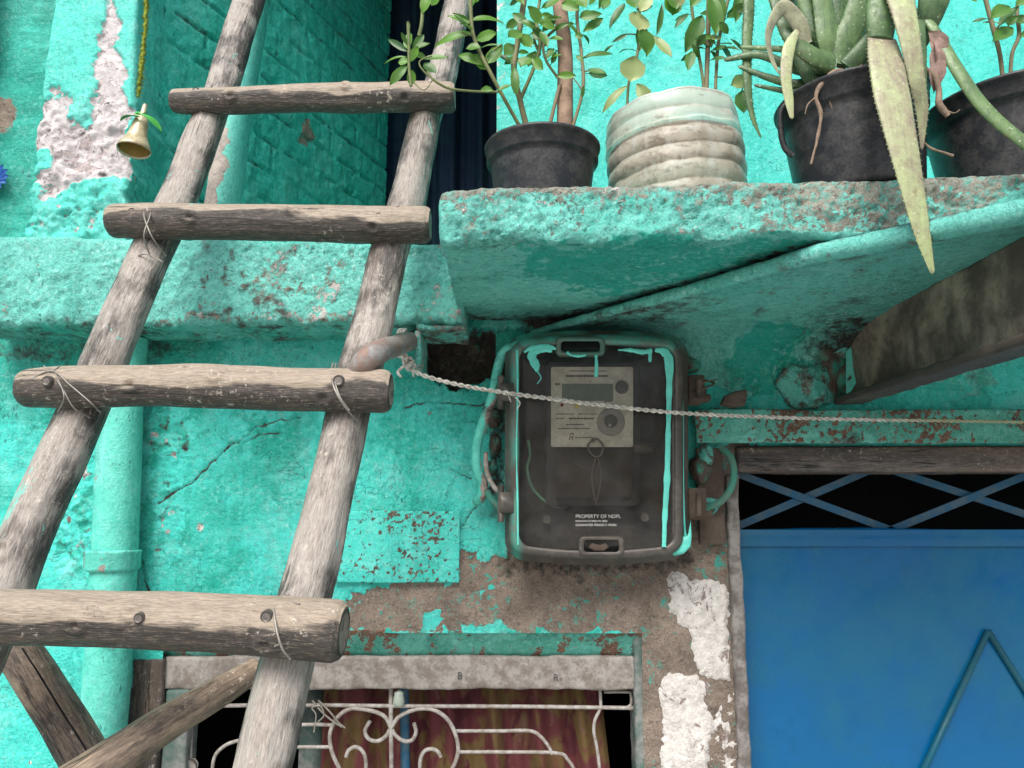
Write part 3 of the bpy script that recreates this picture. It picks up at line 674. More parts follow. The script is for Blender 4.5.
idx=np.arange(n_*W).reshape(n_,W)
Q=np.stack([idx[:-1,:-1],idx[1:,:-1],idx[1:,1:],idx[:-1,1:]],-1).reshape(-1,4)[:,::-1]
px,py=proj(V); nn=fbm(V,20,4,73)
mesh('stair_slab',V,Q,M['slab'],house,attrs=dict(peel=np.clip(nn*.6,0,1),white=nn*0,grime_shade=np.clip(.12+nn*.6+.95*sstep(52,8,np.hypot((px-846),(py-350)/1.3)+nn*40)+.75*np.tile(np.array([1,1,.5]+[0]*5+[.5,.3]+[0]*30),n_)+.6*sstep(16,2,np.abs(py-(325-(px-560)*.13))+nn*18)*sstep(760,640,px)*sstep(560,600,px),0,.95),tone=-.1+1.2*sstep(-5,6,sdpoly(px,py,[(735,335),(770,322),(800,335),(805,365),(770,400),(745,385),(728,360)])+nn*24)),label='thin slab with a diagonal rounded lip')  # shadow above and below the lip painted in, plus dirt near the beam

# ledge at the left under the stairwell opening
lz0=U(60,327,1.37)[2]; lz1=U(60,232,1.37)[2]
lx1=U(466,300,1.36)[0]
def ledge_attr(P):
    px,py=proj(P); n=fbm(P,12,4,81); n2=fbm(P,40,4,82)
    bare=sdpoly(px,py,[(262,245),(300,238),(345,238),(352,262),(330,280),(250,302),(390,312),(380,250),(410,262),(420,290),(300,300),(255,270)])
    peel=np.clip(.5+(sdpoly(px,py,[(205,262),(262,240),(360,238),(372,262),(350,312),(250,318),(160,314),(170,285)])-16)/60+n*.9+n2*.7,0,1)*.78
    peel=np.maximum(peel,.62*sstep(10,2,np.abs(py-318+n*10))*sstep(120,170,px)*sstep(420,380,px))
    peel=np.maximum(peel,.6*sstep(12,2,px)*(py>300))
    peel=np.maximum(peel,np.clip(.35*sstep(395,440,px)+n2*.5,0,1))
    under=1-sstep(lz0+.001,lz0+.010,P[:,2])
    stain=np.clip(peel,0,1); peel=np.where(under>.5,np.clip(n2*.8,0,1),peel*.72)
    tone=under*.6-.1+.1*n; grime_shade=.30*sstep(.1,.55,stain)*(px>130)*(px<420)*(.7+n2)+np.clip(.15+n2*.7+.4*n,0,1)*.6+.4*under*np.clip(n+.4,0,1)+.35*sstep(16,4,np.abs(py-326+n*8))*sstep(200,130,px)  # stains, plus contact shade painted over the underside
    return dict(peel=peel,white=np.clip(.26+n*.9+n2*.3,0,1),grime_shade=np.clip(grime_shade,0,1),tone=tone)
def ledge_d(P,P0):
    front=sstep(1.40,1.37,P0[:,1]); P=P.copy()
    P[:,1]-=front*(fbm(P0,24,4,83)*.007+fbm(P0,80,4,84)*.004)
    P[:,2]+=fbm(P0*np.array([1,0,0]),14,3,85)*.010*(P0[:,2]<lz0+.02)
    return P
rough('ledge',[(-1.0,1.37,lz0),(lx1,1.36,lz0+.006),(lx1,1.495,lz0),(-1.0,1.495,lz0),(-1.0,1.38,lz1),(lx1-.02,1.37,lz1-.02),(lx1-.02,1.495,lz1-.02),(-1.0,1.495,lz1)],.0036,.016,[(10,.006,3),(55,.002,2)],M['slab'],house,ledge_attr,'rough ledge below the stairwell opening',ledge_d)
# stairwell floor behind the ledge
mb=MB(); mb.box((-.9,1.505,lz1-.06),(.0,2.6,lz1-.012)); mb.build('stairwell_floor',M['side'],house)

# pillar at the left
pz0=lz1-.03
xa,xb=U(37,120,1.40)[0],U(122,120,1.40)[0]
def pil_attr(P):
    px,py=proj(P); n=fbm(P,14,4,91); n2=fbm(P,50,4,92)
    A=sdpoly(px,py,[(20,97),(60,92),(72,98),(62,106),(64,116),(82,127),(90,112),(92,80),(101,34),(106,0),(107,-30),(118,-30),(118,60),(130,120),(130,184),(112,176),(84,182),(60,190),(40,198),(40,184),(22,172),(26,150)])
    peel=np.clip(.5+(A+n*12+n2*10)/12,0,1)
    k=sdpoly(px,py,[(26,152),(46,146),(56,156),(50,168),(30,172)]); peel=np.where(k+n2*10>0,peel*.2,peel)
    peel=np.maximum(peel,np.clip(.5*(n2>.32)+.1,0,1)*sstep(190,210,py)*.9)
    white=np.clip(.70+.5*n+n2*.6,0,1)
    grime_shade=np.clip((n2-.1)*1.6,0,1)*sstep(60,100,py)*.8+.75*sstep(.035,.0,np.abs(fbm(P*np.array([1,1,1.6]),17,4,97)))*(peel>.4)*sstep(-10,4,A)
    return dict(peel=peel,white=white,grime_shade=np.clip(grime_shade,0,1),tone=-.1+.0*n)
def pil_d(P,P0):
    px,py=proj(P0); P=P.copy(); n=fbm(P0,14,4,91); n2=fbm(P0,50,4,92)
    A=pil_attr(P0)['peel']
    low=sstep(90,110,py)
    P[:,1]+=sstep(.35,.6,A)*.006-low*(fbm(P0,20,4,93)*.016+np.abs(fbm(P0,45,3,94))*.010)
    P[:,0]+=fbm(P0*np.array([0,0,1])+3,16,3,95)*.014*low
    return P
rough('pillar',[(xa-.01,1.405,pz0),(xb+.02,1.405,pz0),(xb+.02,1.62,pz0),(xa-.01,1.62,pz0),(xa+.015,1.405,3.3),(xb,1.405,3.3),(xb,1.62,3.3),(xa+.015,1.62,3.3)],.0036,.010,[(8,.006,3),(60,.0012,2)],M['pillar'],house,pil_attr,'teal pillar crumbling to grey plaster halfway up',pil_d)
# recessed wall beyond the pillar (left edge)
P,Q=grid(-1.6,xa+.03,lz1-.03,3.3,.007,1.56)
P[:,1]-=fbm(P,9,4,96)*.012+fbm(P,40,3,97)*.003
px,py=proj(P); n=fbm(P,15,4,98)
mesh('recessed_wall',P,Q,M['side'],house,attrs=dict(peel=np.clip(.5+(14-np.hypot(px-1,(py-115)*.8)+n*10)/20,0,1),white=n*0,grime_shade=np.clip(n*.8,0,.5),tone=.55+0*n))

# stairwell: side wall with raked brick courses, back wall and a ceiling added to darken it
A0=np.array([xb+.008,1.52]); A1=np.array([U(388,120,2.35)[0],2.35])
L=np.linalg.norm(A1-A0); nx=int(L/.0045); z0_,z1_=lz1-.03,3.75; nz=int((z1_-z0_)/.0045)
S,Z=np.meshgrid(np.linspace(0,1,nx),np.linspace(z0_,z1_,nz),indexing='ij')
P=np.stack([A0[0]+(A1-A0)[0]*S,A0[1]+(A1-A0)[1]*S,Z],-1).reshape(-1,3); s_=(S*L).ravel(); z_=Z.ravel()
Pn=np.stack([s_,z_,s_*0],-1)
wob=fbm(Pn,9,3,5)*.006
zz=(z_+wob)/.078; row=np.floor(zz); fz=np.abs(zz-row-.5)*2
ss=(s_+row%2*.12)/.24; fs=np.abs(ss-np.floor(ss)-.5)*2
faint=np.clip(.85+fbm(Pn,5,2,8)*1.6,0,1)
joint=np.maximum(sstep(.78,.93,fz),sstep(.93,.985,fs)*(fbm(Pn,20,2,4)>-.05))*faint
joint=joint*sstep(-.45,.0,fbm(Pn,22,3,15))
nrm=np.array([(A1-A0)[1],-(A1-A0)[0],0])/L
d=-joint*.0055+fbm(Pn,30,4,11)*.004+fbm(Pn,6,2,12)*.006
P=P+nrm*d[:,None]
idx=np.arange(nx*nz).reshape(nx,nz)
Q=np.stack([idx[:-1,:-1],idx[1:,:-1],idx[1:,1:],idx[:-1,1:]],-1).reshape(-1,4)
px,py=proj(P); n=fbm(P,18,4,13)
mesh('stairwell_wall',P,Q,M['side'],house,attrs=dict(peel=np.clip(.5+(3-np.hypot(px-306,(py-135)*.5)+n*22)/14,0,1)*.8+.0*n,white=0*n+.2,grime_shade=np.clip(joint*.5+np.clip(n-.1,0,1)*.4,0,1),tone=-.45+.55*sstep(0,.5,s_)+n*.2),label='side wall of the stairwell with brick courses showing through teal paint')
mb=MB()
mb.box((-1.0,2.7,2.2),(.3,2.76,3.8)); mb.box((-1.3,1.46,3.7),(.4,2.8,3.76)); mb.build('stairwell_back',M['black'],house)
cur=thing('doorway_curtain','dark navy patterned cloth hanging in the shadowed stairwell doorway','curtain',(-.2,2.5,2.2))
X=np.linspace(U(380,100,2.4)[0],U(505,100,2.4)[0]+.12,90); Zs=np.linspace(2.1,3.7,40)
V=np.array([(x,2.42+.018*math.sin(x*60+z*1.5)+.01*math.sin(x*140),z) for x in X for z in Zs]); idx=np.arange(90*40).reshape(90,40)
mesh('cloth',V,np.stack([idx[:-1,:-1],idx[1:,:-1],idx[1:,1:],idx[:-1,1:]],-1).reshape(-1,4),M['navy'],cur)

# chamfered strip above the window
mb=MB()
P0=[];nxs=130
xs=np.linspace(WX0-.09,WX1+.006,nxs)
zt=WZ1+.004; zb=U(400,657,1.53)[2]
V=[]
for x in xs:
    for k,(y,z) in enumerate(((1.51,zt+.004),(1.498,zt),(1.499,zt-.004),(1.508,zt-.016),(1.520,zb+.012),(1.527,zb),(1.55,zb-.001))): V.append((x,y,z))
V=np.array(V); W=7; V=V+vnoise(V,40,3,111)*.004
idx=np.arange(nxs*W).reshape(nxs,W); n=fbm(V,25,4,112); px,py=proj(V)
mesh('window_reveal',V,np.stack([idx[:-1,:-1],idx[1:,:-1],idx[1:,1:],idx[:-1,1:]],-1).reshape(-1,4)[:,::-1],M['lintel'],house,attrs=dict(peel=np.clip(.3+n*.9+.3*sstep(560,640,px),0,1),white=n*0,grime_shade=np.clip(n*.9,0,1),tone=.1-.5*sstep(0,.4,n)),label='green painted reveal above the window')

# ---- window
fz1=zb+.004; 
def PX(px,py,Y): return U(px,py,Y)
zft=U(400,656,1.52)[2]; zfb=U(400,689,1.52)[2]
win_x0=U(190,720,1.52)[0]; win_x1=U(634,720,1.52)[0]
c8=lambda x0,x1,y0,y1,z0,z1:[(x0,y0,z0),(x1,y0,z0),(x1,y1,z0),(x0,y1,z0),(x0,y0,z1),(x1,y0,z1),(x1,y1,z1),(x0,y1,z1)]
window=rough('window',c8(win_x0-.055,win_x1+.006,1.512,1.56,zfb,zft),.004,.005,[(30,.0022,3),(9,.004,2)],M['frame'],house,label='grilled window with a chipped off-white frame')
rough('frame',c8(win_x1,win_x1+.036,1.506,1.57,.75,WZ1+.002),.005,.006,[(25,.003,3)],M['framegrey'],window)
rough('frame',c8(win_x0-.045,win_x0,1.510,1.565,.75,zfb),.005,.005,[(25,.002,3)],M['framegrey'],window)
rough('frame',c8(win_x0-.105,win_x0-.047,1.497,1.57,.75,zft),.005,.006,[(25,.003,3)],M['frame_wood'],window,label='dark wooden side post')
mb=MB(); mb.box((WX0-.01,1.51,.72),(WX1+.03,1.58,.80)); mb.build('sill',M['frame'],window)
mb=MB()
GY=1.535
def bar(pts,w=3.6,n=None):
    P=[U(x,y,GY) for x,y in pts]; tube(mb,P,R(w,P[0]),seg=8,n=n or max(2,(len(pts)-1)*8),up=(0,-1,0))
bar([(192,706),(300,705),(400,706),(520,706.5),(634,708)],4,30)
bar([(391,687),(391,730),(392,800)],4.5,12)
bar([(295,725),(315,724.5),(332,725)]);bar([(290,747),(312,747),(331,747)])
bar([(456,731),(500,731),(530,731),(541,737),(549,747),(552,754)]);bar([(458,752),(500,752),(556,753),(568,760),(576,775),(580,800)])
bar([(391,728),(400,716),(418,709),(434,710),(448,720),(456,736),(458,752),(452,770),(438,800)],4.2);bar([(391,728),(384,716),(368,710),(350,709),(337,718),(330,734),(332,752),(340,770),(352,800)],4.2)
bar([(392,729),(396,736),(404,741),(412,740),(416,732),(414,723)],4);bar([(390,729),(386,736),(378,741),(369,739),(365,731),(370,721)],4)
bar([(346,757),(349,750),(356,747),(363,752),(366,765),(364,800)],4);bar([(441,757),(437,751),(430,749),(423,753),(420,766),(422,800)],4)
bar([(600,687),(600.5,700),(600.5,708),(595,720),(594,732),(598,755),(603,800)],3.4)
bar([(604,692),(628,692),(631,695),(631,704),(628,707)],3);
bar([(192,687),(191,720),(190,800)],4);bar([(240,740),(226,745),(215,756),(212,775),(212,800)],3.6)
bar([(191,700),(215,690),(232,690)],3)
mb.build('grille',M['white'],window)
mb=MB(); 
for x,y,r in ((190,766,7),): 
    p=U(x,y,GY-.004); tube(mb,[p+np.array([0,.006,0]),p-np.array([0,.006,0])],R(2*r,p),seg=20,up=(0,0,1))
mb.build('boss',M['white'],window)
mb=MB(); p=U(399,690,1.527); lathe(mb,p-np.array([0,0,.03]),[(.002,0),(.009,.002),(.011,.008),(.010,.016),(.0085,.022),(.009,.026),(.002,.030)],16); mb.build('latch',M['milky'],window)
mb=MB()
def wire(mb,pts,w,Y,n=None,a=0.0,seg=6):
    P=[U(q[0],q[1],q[2] if len(q)>2 else Y) for q in pts]; tube(mb,P,R(w,P[0]),seg=seg,n=n or len(pts)*6,a=a)
wire(mb,[(312,700),(322,712),(334,722),(342,727)],2,1.522);wire(mb,[(318,700),(330,712),(338,722),(345,728)],2,1.524);wire(mb,[(314,732),(316,715),(312,708),(320,706),(324,715),(318,722)],1.7,1.52)
mb.build('wire_tie',M['wire'],window)
# marks scratched on the frame
def text(name,s,size,p,mat,parent,rot=0,extrude=.0002,bold=0):
    cu=bpy.data.curves.new(name,'FONT'); cu.body=s; cu.size=size; cu.extrude=extrude; cu.offset=bold
    ob=bpy.data.objects.new(name,cu); C.objects.link(ob); bpy.context.view_layer.update()
    me=bpy.data.meshes.new_from_object(ob); bpy.data.objects.remove(ob)
    V=np.array([v.co[:] for v in me.vertices]); Fs=[tuple(f.vertices) for f in me.polygons]
    c_,s2=math.cos(rot),math.sin(rot)
    W=np.stack([p[0]+V[:,0]*c_-V[:,1]*s2,p[1]-V[:,2],p[2]+V[:,0]*s2+V[:,1]*c_],-1)
    return mesh(name,W,Fs,mat,parent,smooth=False)
text('mark','B',.018,U(457,679,1.5095),M['ink'],window); text('mark','R-',.018,U(553,681,1.5095),M['ink'],window)
# interior behind the window
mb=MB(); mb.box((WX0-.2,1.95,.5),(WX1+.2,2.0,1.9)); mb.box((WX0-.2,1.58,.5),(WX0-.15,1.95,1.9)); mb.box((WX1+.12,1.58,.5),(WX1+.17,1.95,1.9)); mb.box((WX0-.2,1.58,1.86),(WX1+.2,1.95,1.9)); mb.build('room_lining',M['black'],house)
wc=thing('window_curtain','red and mustard patterned curtain hanging behind the window grille','curtain',(0,1.6,.8))
x0,x1=U(322,720,1.60)[0],U(596,700,1.60)[0]
V=[];nx_,nz_=200,40
for i in range(nx_):
    u=i/(nx_-1)
    for k in range(nz_):
        z=.75+(1.66-.75)*k/(nz_-1); x=x0+(x1-x0)*u+ (1.66-z)*.10*u
        V.append((x,1.605+.014*math.sin(u*38+.6*math.sin(z*5))+.007*math.sin(u*83+z*3),z))
idx=np.arange(nx_*nz_).reshape(nx_,nz_)
mesh('cloth',V,np.stack([idx[:-1,:-1],idx[1:,:-1],idx[1:,1:],idx[:-1,1:]],-1).reshape(-1,4),M['curtain'],wc)
mb=MB(); p0,p1=U(404,680,1.575),U(406,800,1.575); tube(mb,[p0,p1],.009,seg=14,n=3); mb.build('window_post',M['bluebar'],window)
mb=MB(); mb.box((U(300,720,1.64)[0],1.64,.75),(U(322,720,1.64)[0],1.66,1.66)); mb.build('inner_stile',M['framegrey'],window)

# ---- doorway
JX=DX
rough('door_jamb',c8(DX-.022,DX+.002,1.488,1.60,0,LZ-.06),.006,.004,[(22,.003,3),(6,.005,2)],M['concrete'],house)
zh0,zh1=U(900,472,1.495)[2],U(900,446,1.495)[2]
P,Q=hexgrid(c8(DX+.0,1.3,1.49,1.60,zh0,zh1),.005,.004); P=P+vnoise(P*np.array([.3,1,1]),40,3,121)*.003
mesh('door_head',P,Q,M['frame_wood'],house,attrs=dict(tint=.5+.8*sstep(zh0+.012,zh1,P[:,2])),vec=P[:,[1,2,0]],label='weathered wooden head beam over the blue door')
# painted steel lintel (angle)
za,zb2=U(900,443,1.455)[2],U(900,409,1.455)[2]
def lin_attr(P):
    px,py=proj(P); n=fbm(P,110,4,131); n2=fbm(P,9,3,132)
    cl=sstep(40,5,np.abs(px-785))+sstep(70,10,np.abs(px-925))
    return dict(peel=np.clip(.27+n*1.0+.20*cl+n2*.4,0,1),white=n*0,grime_shade=np.clip(.15+n2*.8+n*.3,0,.8),tone=-.1+n2*.5)
lxL=U(695,425,1.455)[0]
rough('steel_lintel',c8(lxL,1.3,1.452,1.4645,za,zb2),.0035,.003,[(9,.004,3),(50,.001,2)],M['lintel'],house,lin_attr,'green painted steel lintel blistered with rust')
rough('lintel_flange',c8(lxL+.01,1.3,1.4655,1.512,zb2-.012,zb2-.004),.006,.003,[(12,.004,3)],M['lintel'],house,lin_attr)
# rusty end plate, concrete lump
mb=MB(); blob(mb,[(720,405),(724,396),(735,391),(747,389),(748,396),(745,406),(733,408)],1.45,.008); mb.build('rusted_flake',M['rust'],house,smooth=False)
def lump(name,cx,cy,rx,ry,Y,dep,mat,parent,seed,tone=.1,at='p'):
    c=U(cx,cy,Y); ax=rx*depth(c)/F; az=ry*depth(c)/F; V=[];n1,n2=40,28
    for i in range(n1):
        for j in range(n2):
            t=2*math.pi*i/n1; f=math.pi*j/(n2-1)
            V.append((math.sin(f)*math.cos(t),math.cos(f),math.sin(f)*math.sin(t)))
    V=np.array(V); r=1+.35*fbm(V,1.3,4,seed); V=V*r[:,None]*np.array([ax,dep,az])+c
    idx=np.arange(n1*n2).reshape(n1,n2); idn=np.roll(idx,-1,0)
    Q=np.stack([idx[:,:-1],idx[:,1:],idn[:,1:],idn[:,:-1]],-1).reshape(-1,4)
    n=fbm(V,40,3,seed)
    return mesh(name,V,Q,mat,parent,attrs=dict(peel=np.clip(.35+n,0,1),white=n*0,grime_shade=np.clip(.35+n,0,1),tone=tone+n*0,tint=np.clip(.2+n*2,0,1)))
lump('plaster_lump',805,386,30,24,1.495,.020,M['slab'],house,5)
lump('plaster_lump',832,372,14,30,1.495,.016,M['rust'],house,6)
lump('plaster_lump',826,340,12,20,1.49,.020,M['rust'],house,8)

doorz=U(900,529,1.55)[2]
door=rough('door',c8(DX+.006,1.35,1.555,1.60,.02,doorz),.012,.003,[(3,.006,2),(9,.0022,3)],M['blue'],house,label='bright blue metal door')
mb=MB(); z_=U(900,546.5,1.55)[2]; mb.box((DX+.006,1.550,z_),(1.35,1.5535,doorz-.001),bev=.001); mb.build('top_rail',M['blue'],door)
mb=MB()
for a,b in (((988,631),(918,782)),((988,631),(1060,745))):
    P=[U(a[0],a[1],1.548),U(b[0],b[1],1.548)]; tube(mb,P,.0060,seg=10,n=2)
mb.build('chevron_trim',M['trimblue'],door)
mb=MB()
FY=1.552
def fbar(a,b,w,Y):
    A,B=U(*a,Y),U(*b,Y); d=(B-A);L_=np.linalg.norm(d); d/=L_; nrm_=np.array([-d[2],0,d[0]])*w/2; t=np.array([0,.006,0])
    V=[A-nrm_,B-nrm_,B+nrm_,A+nrm_]; V=[v for v in V]+[v+t for v in V]
    mb.add(V,[(0,1,2,3),(7,6,5,4),(0,4,5,1),(1,5,6,2),(2,6,7,3),(3,7,4,0)])
for a,b,Y in (((736,473),(899,533),1.570),((736,527),(880,466),1.578),((880,466),(1040,519),1.578),((884,533),(1030,474),1.570),((1030,466),(1190,529),1.578),((1030,529),(1190,466),1.570)): fbar(a,b,.0145,Y)
mb.build('fanlight',M['bluebar'],house,smooth=False,label='crossed blue flat bars over the door')
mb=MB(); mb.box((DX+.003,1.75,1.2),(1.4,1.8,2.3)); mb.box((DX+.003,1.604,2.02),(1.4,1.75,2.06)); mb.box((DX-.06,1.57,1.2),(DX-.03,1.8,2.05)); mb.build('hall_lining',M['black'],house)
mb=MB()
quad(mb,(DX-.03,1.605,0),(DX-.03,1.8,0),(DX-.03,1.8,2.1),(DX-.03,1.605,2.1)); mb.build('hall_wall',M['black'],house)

# thin plate painted over on the wall
plc=[(338,512),(398,508),(459,511),(460,582),(400,582.5),(336,583)]
P,Q=hexgrid(c8(U(336,548,1.49)[0],U(459.5,548,1.49)[0],1.4895,1.4935,U(400,583,1.49)[2],U(400,511,1.49)[2]),.003,.0012)
P=P+vnoise(P,10,2,141)*.002; n=fbm(P,150,4,142); px,py=proj(P)
mesh('metal_patch',P,Q,M['plate'],house,attrs=dict(peel=np.clip(.20+n*1.15,0,1)*.92,white=n*0,grime_shade=n*0,tone=n*0-.1),label='thin painted metal patch dotted with rust')

# ---------------------------------------------------------------- steel beam on the right
BX=.640; bz0,bz1=U(850,399,1.48)[2],U(850,326,1.48)[2]
bm=thing('steel_beam','rust-brown steel channel beam jutting out from the wall above the blue door','beam',(BX,1.4,bz0))
def bslab(name,lo,hi,st=.004,am=.003,mt_='beam'):
    P,Q=hexgrid(c8(lo[0],hi[0],lo[1],hi[1],lo[2],hi[2]),st,.003); P=P+vnoise(P,18,4,int(lo[2]*1000))*am
    return mesh(name,P,Q,M[mt_],bm)
bslab('web',(BX+.012,.45,bz0+.008),(BX+.024,1.488,bz1-.006),.006,.005)
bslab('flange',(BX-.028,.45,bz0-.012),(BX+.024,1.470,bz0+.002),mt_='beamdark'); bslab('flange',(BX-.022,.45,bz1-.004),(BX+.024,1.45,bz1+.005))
mb=MB()
tri=[U(868,328,1.46),U(846,352,1.47),U(846,400,1.47),U(858,380,1.46)]
mb.add([*tri,*[t+np.array([.004,.006,0]) for t in tri]],[(0,1,2,3),(0,4,5,1),(3,7,4,0)]); 
P_=np.array(tri); 
mb.build('gusset',M['tealpaint'],bm,smooth=False)
lump('packing',838,340,16,22,1.49,.02,M['slab'],bm,9)
lump('packing',845,378,10,16,1.49,.02,M['rust'],bm,12)

# ---------------------------------------------------------------- pipes
dp=thing('drain_pipe','teal painted downpipe with a collar on the wall behind the lowest rungs','pipe',(-.75,1.46,0))
mb=MB(); DPY,DPR=1.452,.0395; DPA=U(121,400,DPY); DPB=U(106,690,DPY); DPX=U(113,560,DPY)[0]
tube(mb,[(DPA[0],DPY,lz0-.004),(DPA[0],DPY,DPA[2]),(DPB[0],DPY,DPB[2]),(DPB[0],DPY,.1)],DPR,seg=40,n=120,amp=.0015,sc=14,stretch=1)
V=np.concatenate(mb.V); n=fbm(V,25,4,151)
mesh('shaft',V,mb.F,M['pipe'],dp,attrs=dict(peel=np.clip(n*.75,0,1),white=n*0+.3,grime_shade=np.clip(n*.5,0,.5),tone=n*.3))
mb=MB(); zc0,zc1=U(110,571,1.42)[2],U(110,551,1.42)[2]
lathe(mb,(DPX,DPY,0),[(DPR+.001,zc0-.002),(DPR+.006,zc0),(DPR+.0075,zc0+.004),(DPR+.007,zc1-.006),(DPR+.0085,zc1-.003),(DPR+.007,zc1),(DPR+.001,zc1+.001)],40)
V=np.concatenate(mb.V); V=V+vnoise(V,60,2,3)*.002; n=fbm(V,40,4,152); mesh('collar',V,mb.F,M['pipe'],dp,attrs=dict(peel=np.clip(.2+n,0,1),white=n*0+.3,grime_shade=np.clip(n*.9+.2*(V[:,2]>zc1-.005),0,1),tone=n*.3))
pp=thing('leaning_pipe','pale teal pipe leaning in the stairwell behind the left ladder rail','pipe',U(222,240,1.47))
mb=MB(); P=[U(214,262,1.44),U(221,215,1.455),U(240,90,1.54),U(254,10,1.60),U(268,-60,1.66)]
tube(mb,P,[R(36,P[1]),R(28,P[3])],seg=28,n=60,amp=.002,sc=14,stretch=.5)
V=np.concatenate(mb.V); n=fbm(V,18,4,153); px,py=proj(V)
mesh('shaft',V,mb.F,M['pipe'],pp,attrs=dict(peel=np.clip(.5+(n*22-(px-(221-(py-215)*.155)+5))/18,0,1)*sstep(80,150,py),white=n*0,grime_shade=np.clip(n*.6+.1,0,1),tone=n*.3))

bp=thing('bent_pipe','grey bent pipe end hooked round the right ladder rail, rope tied to it','pipe',U(400,345,1.3))
mb=MB(); P=[U(416,340,1.44),U(407,342,1.34),U(394,346,1.20),U(378,352,1.085),U(365,362,1.065),U(357,374,1.075)]
tube(mb,P,[R(16,P[0]),R(20,P[1]),R(23,P[2]),R(25,P[3]),R(25,P[4]),R(22,P[5])],seg=24,n=40,amp=.002,sc=20,stretch=.7); mb.build('pipe',M['galv'],bp)
mb=MB(); 
for q in (0,1,2):
    t0=U(403-q*3,343,1.35); 
    ring=[t0+np.array([math.cos(a)*.004+ q*.001,-math.sin(a)*.020,math.cos(a)*.024]) for a in np.linspace(0,2*math.pi,12)]
    tube(mb,ring,.0032,seg=6,n=30)
mb.build('lashing',M['rope'],bp)
ab=thing('angle_bracket','rusted teal angle iron bracket at the broken end of the ledge','bracket',U(425,340,1.40))
mb=MB(); x0=U(416,340,1.37)[0]; x1=U(466,340,1.37)[0]; zt_=U(420,327,1.37)[2]; zb_=U(420,370,1.37)[2]
P,Q=hexgrid(c8(x0,x1,1.352,1.47,zt_-.010,zt_),.005,.002); P=P+vnoise(P,30,3,161)*.005; n=fbm(P,40,3,2); mesh('top_leg',P,Q,M['slab'],ab,attrs=dict(peel=np.clip(.4+n,0,1),grime_shade=np.clip(.3+n,0,1),tone=n*0,white=n*0))
P,Q=hexgrid(c8(x0,x0+.011,1.352,1.46,zb_,zt_-.011),.005,.002); P=P+vnoise(P,30,3,162)*.004; n=fbm(P,40,3,2); mesh('side_leg',P,Q,M['slab'],ab,attrs=dict(peel=np.clip(.3+n,0,1),grime_shade=np.clip(.2+n,0,1),tone=n*0,white=n*0+.8))

# ---------------------------------------------------------------- rope
rp=thing('rope','thin twisted white rope stretched from the bent pipe across the meter box','rope',U(405,365,1.34))
RP=[U(403,362,1.335),U(420,374,1.338),U(455,384,1.342),U(500,392,1.347),U(545,398,1.349),U(600,405,1.351),U(680,413,1.355),U(780,417.5,1.385),U(880,420,1.415),U(960,421,1.435),U(1060,423,1.44)]
path=catmull(RP,900); s=np.concatenate([[0],np.cumsum(np.linalg.norm(np.diff(path,axis=0),axis=1))]); T,N,B=frames(path,(0,-1,0))
mb=MB(); fat=np.interp(np.arange(900),[0,600,900],[1.0,.95,.7])
for k in range(2):
    ph=s*2*math.pi/.026+k*math.pi
    st=path+N*(np.cos(ph)*.0022*fat)[:,None]+B*(np.sin(ph)*.0022*fat)[:,None]
    seg=6; th=np.arange(seg)/seg*2*math.pi
    V=st[:,None,:]+N[:,None,:]*(np.cos(th)*.0023)[None,:,None]*fat[:,None,None]+B[:,None,:]*(np.sin(th)*.0023)[None,:,None]*fat[:,None,None]
    Fq=[(i*seg+j,i*seg+(j+1)%seg,(i+1)*seg+(j+1)%seg,(i+1)*seg+j) for i in range(899) for j in range(seg)]
    px,py=proj(V.reshape(-1,3)); mb.add(V.reshape(-1,3),Fq,a=sstep(860,950,px)*.8)
mb.build('strand',M['rope'],rp)
mb=MB()
for i in range(7):
    c=U(402+i*1.6,352+i*2.6,1.335); r1=.010-.0006*i; a0=i*1.9
    ring=[c+np.array([math.cos(a+a0)*r1*.8,math.sin(a)*r1*.7-.003,math.sin(a+a0*.5)*r1]) for a in np.linspace(0,5.2,9)]
    tube(mb,ring,.0027,seg=6,n=24)
wire(mb,[(404,366),(398,372),(401,377)],3,1.335);wire(mb,[(412,370),(414,377)],2.4,1.335,n=4)
mb.build('knot',M['rope'],rp)
mb=MB(); wire(mb,[(515,397),(520,403),(517,409)],1.3,1.345); wire(mb,[(508,394),(511,402)],1.2,1.345,n=4); mb.build('loose_fibre',M['rope'],rp)

# ---------------------------------------------------------------- electric meter
mt=thing('electric_meter_box','smoky plastic electricity meter box with teal paint drips on the wall','meter box',U(600,560,1.48))
def rr_out(px0,px1,py0,py1,rpx,Y,bow=0,n=10,ins=0.0):
    """rounded rectangle outline in the wall plane, top and bottom edges bowed"""
    pts=[]
    def edge(a,b,m): return [(a[0]+(b[0]-a[0])*t,a[1]+(b[1]-a[1])*t) for t in np.linspace(0,1,m,endpoint=False)]
    cs=[(px1-rpx,py0+rpx,-90,0),(px1-rpx,py1-rpx,0,90),(px0+rpx,py1-rpx,90,180),(px0+rpx,py0+rpx,180,270)]
    for i,(cx,cy,a0,a1) in enumerate(cs):
        for t in np.linspace(a0,a1,n): pts.append((cx+rpx*math.cos(math.radians(t)),cy+rpx*math.sin(math.radians(t))))
        nx_=cs[(i+1)%4]; p=pts[-1]; a=math.radians(nx_[2]); q=(nx_[0]+rpx*math.cos(a),nx_[1]+rpx*math.sin(a))
        for t in np.linspace(0,1,12)[1:-1]: pts.append((p[0]+(q[0]-p[0])*t,p[1]+(q[1]-p[1])*t))
    cx=(px0+px1)/2; hw=(px1-px0)/2; cy=(py0+py1)/2
    out=[]
    for x,y in pts:
        b=bow*(1-((x-cx)/hw)**2)*(-1 if y<cy else 1)*min(1,abs(y-cy)/((py1-py0)/2))**8
        out.append(U(x,y+b,Y))
    return np.array(out)
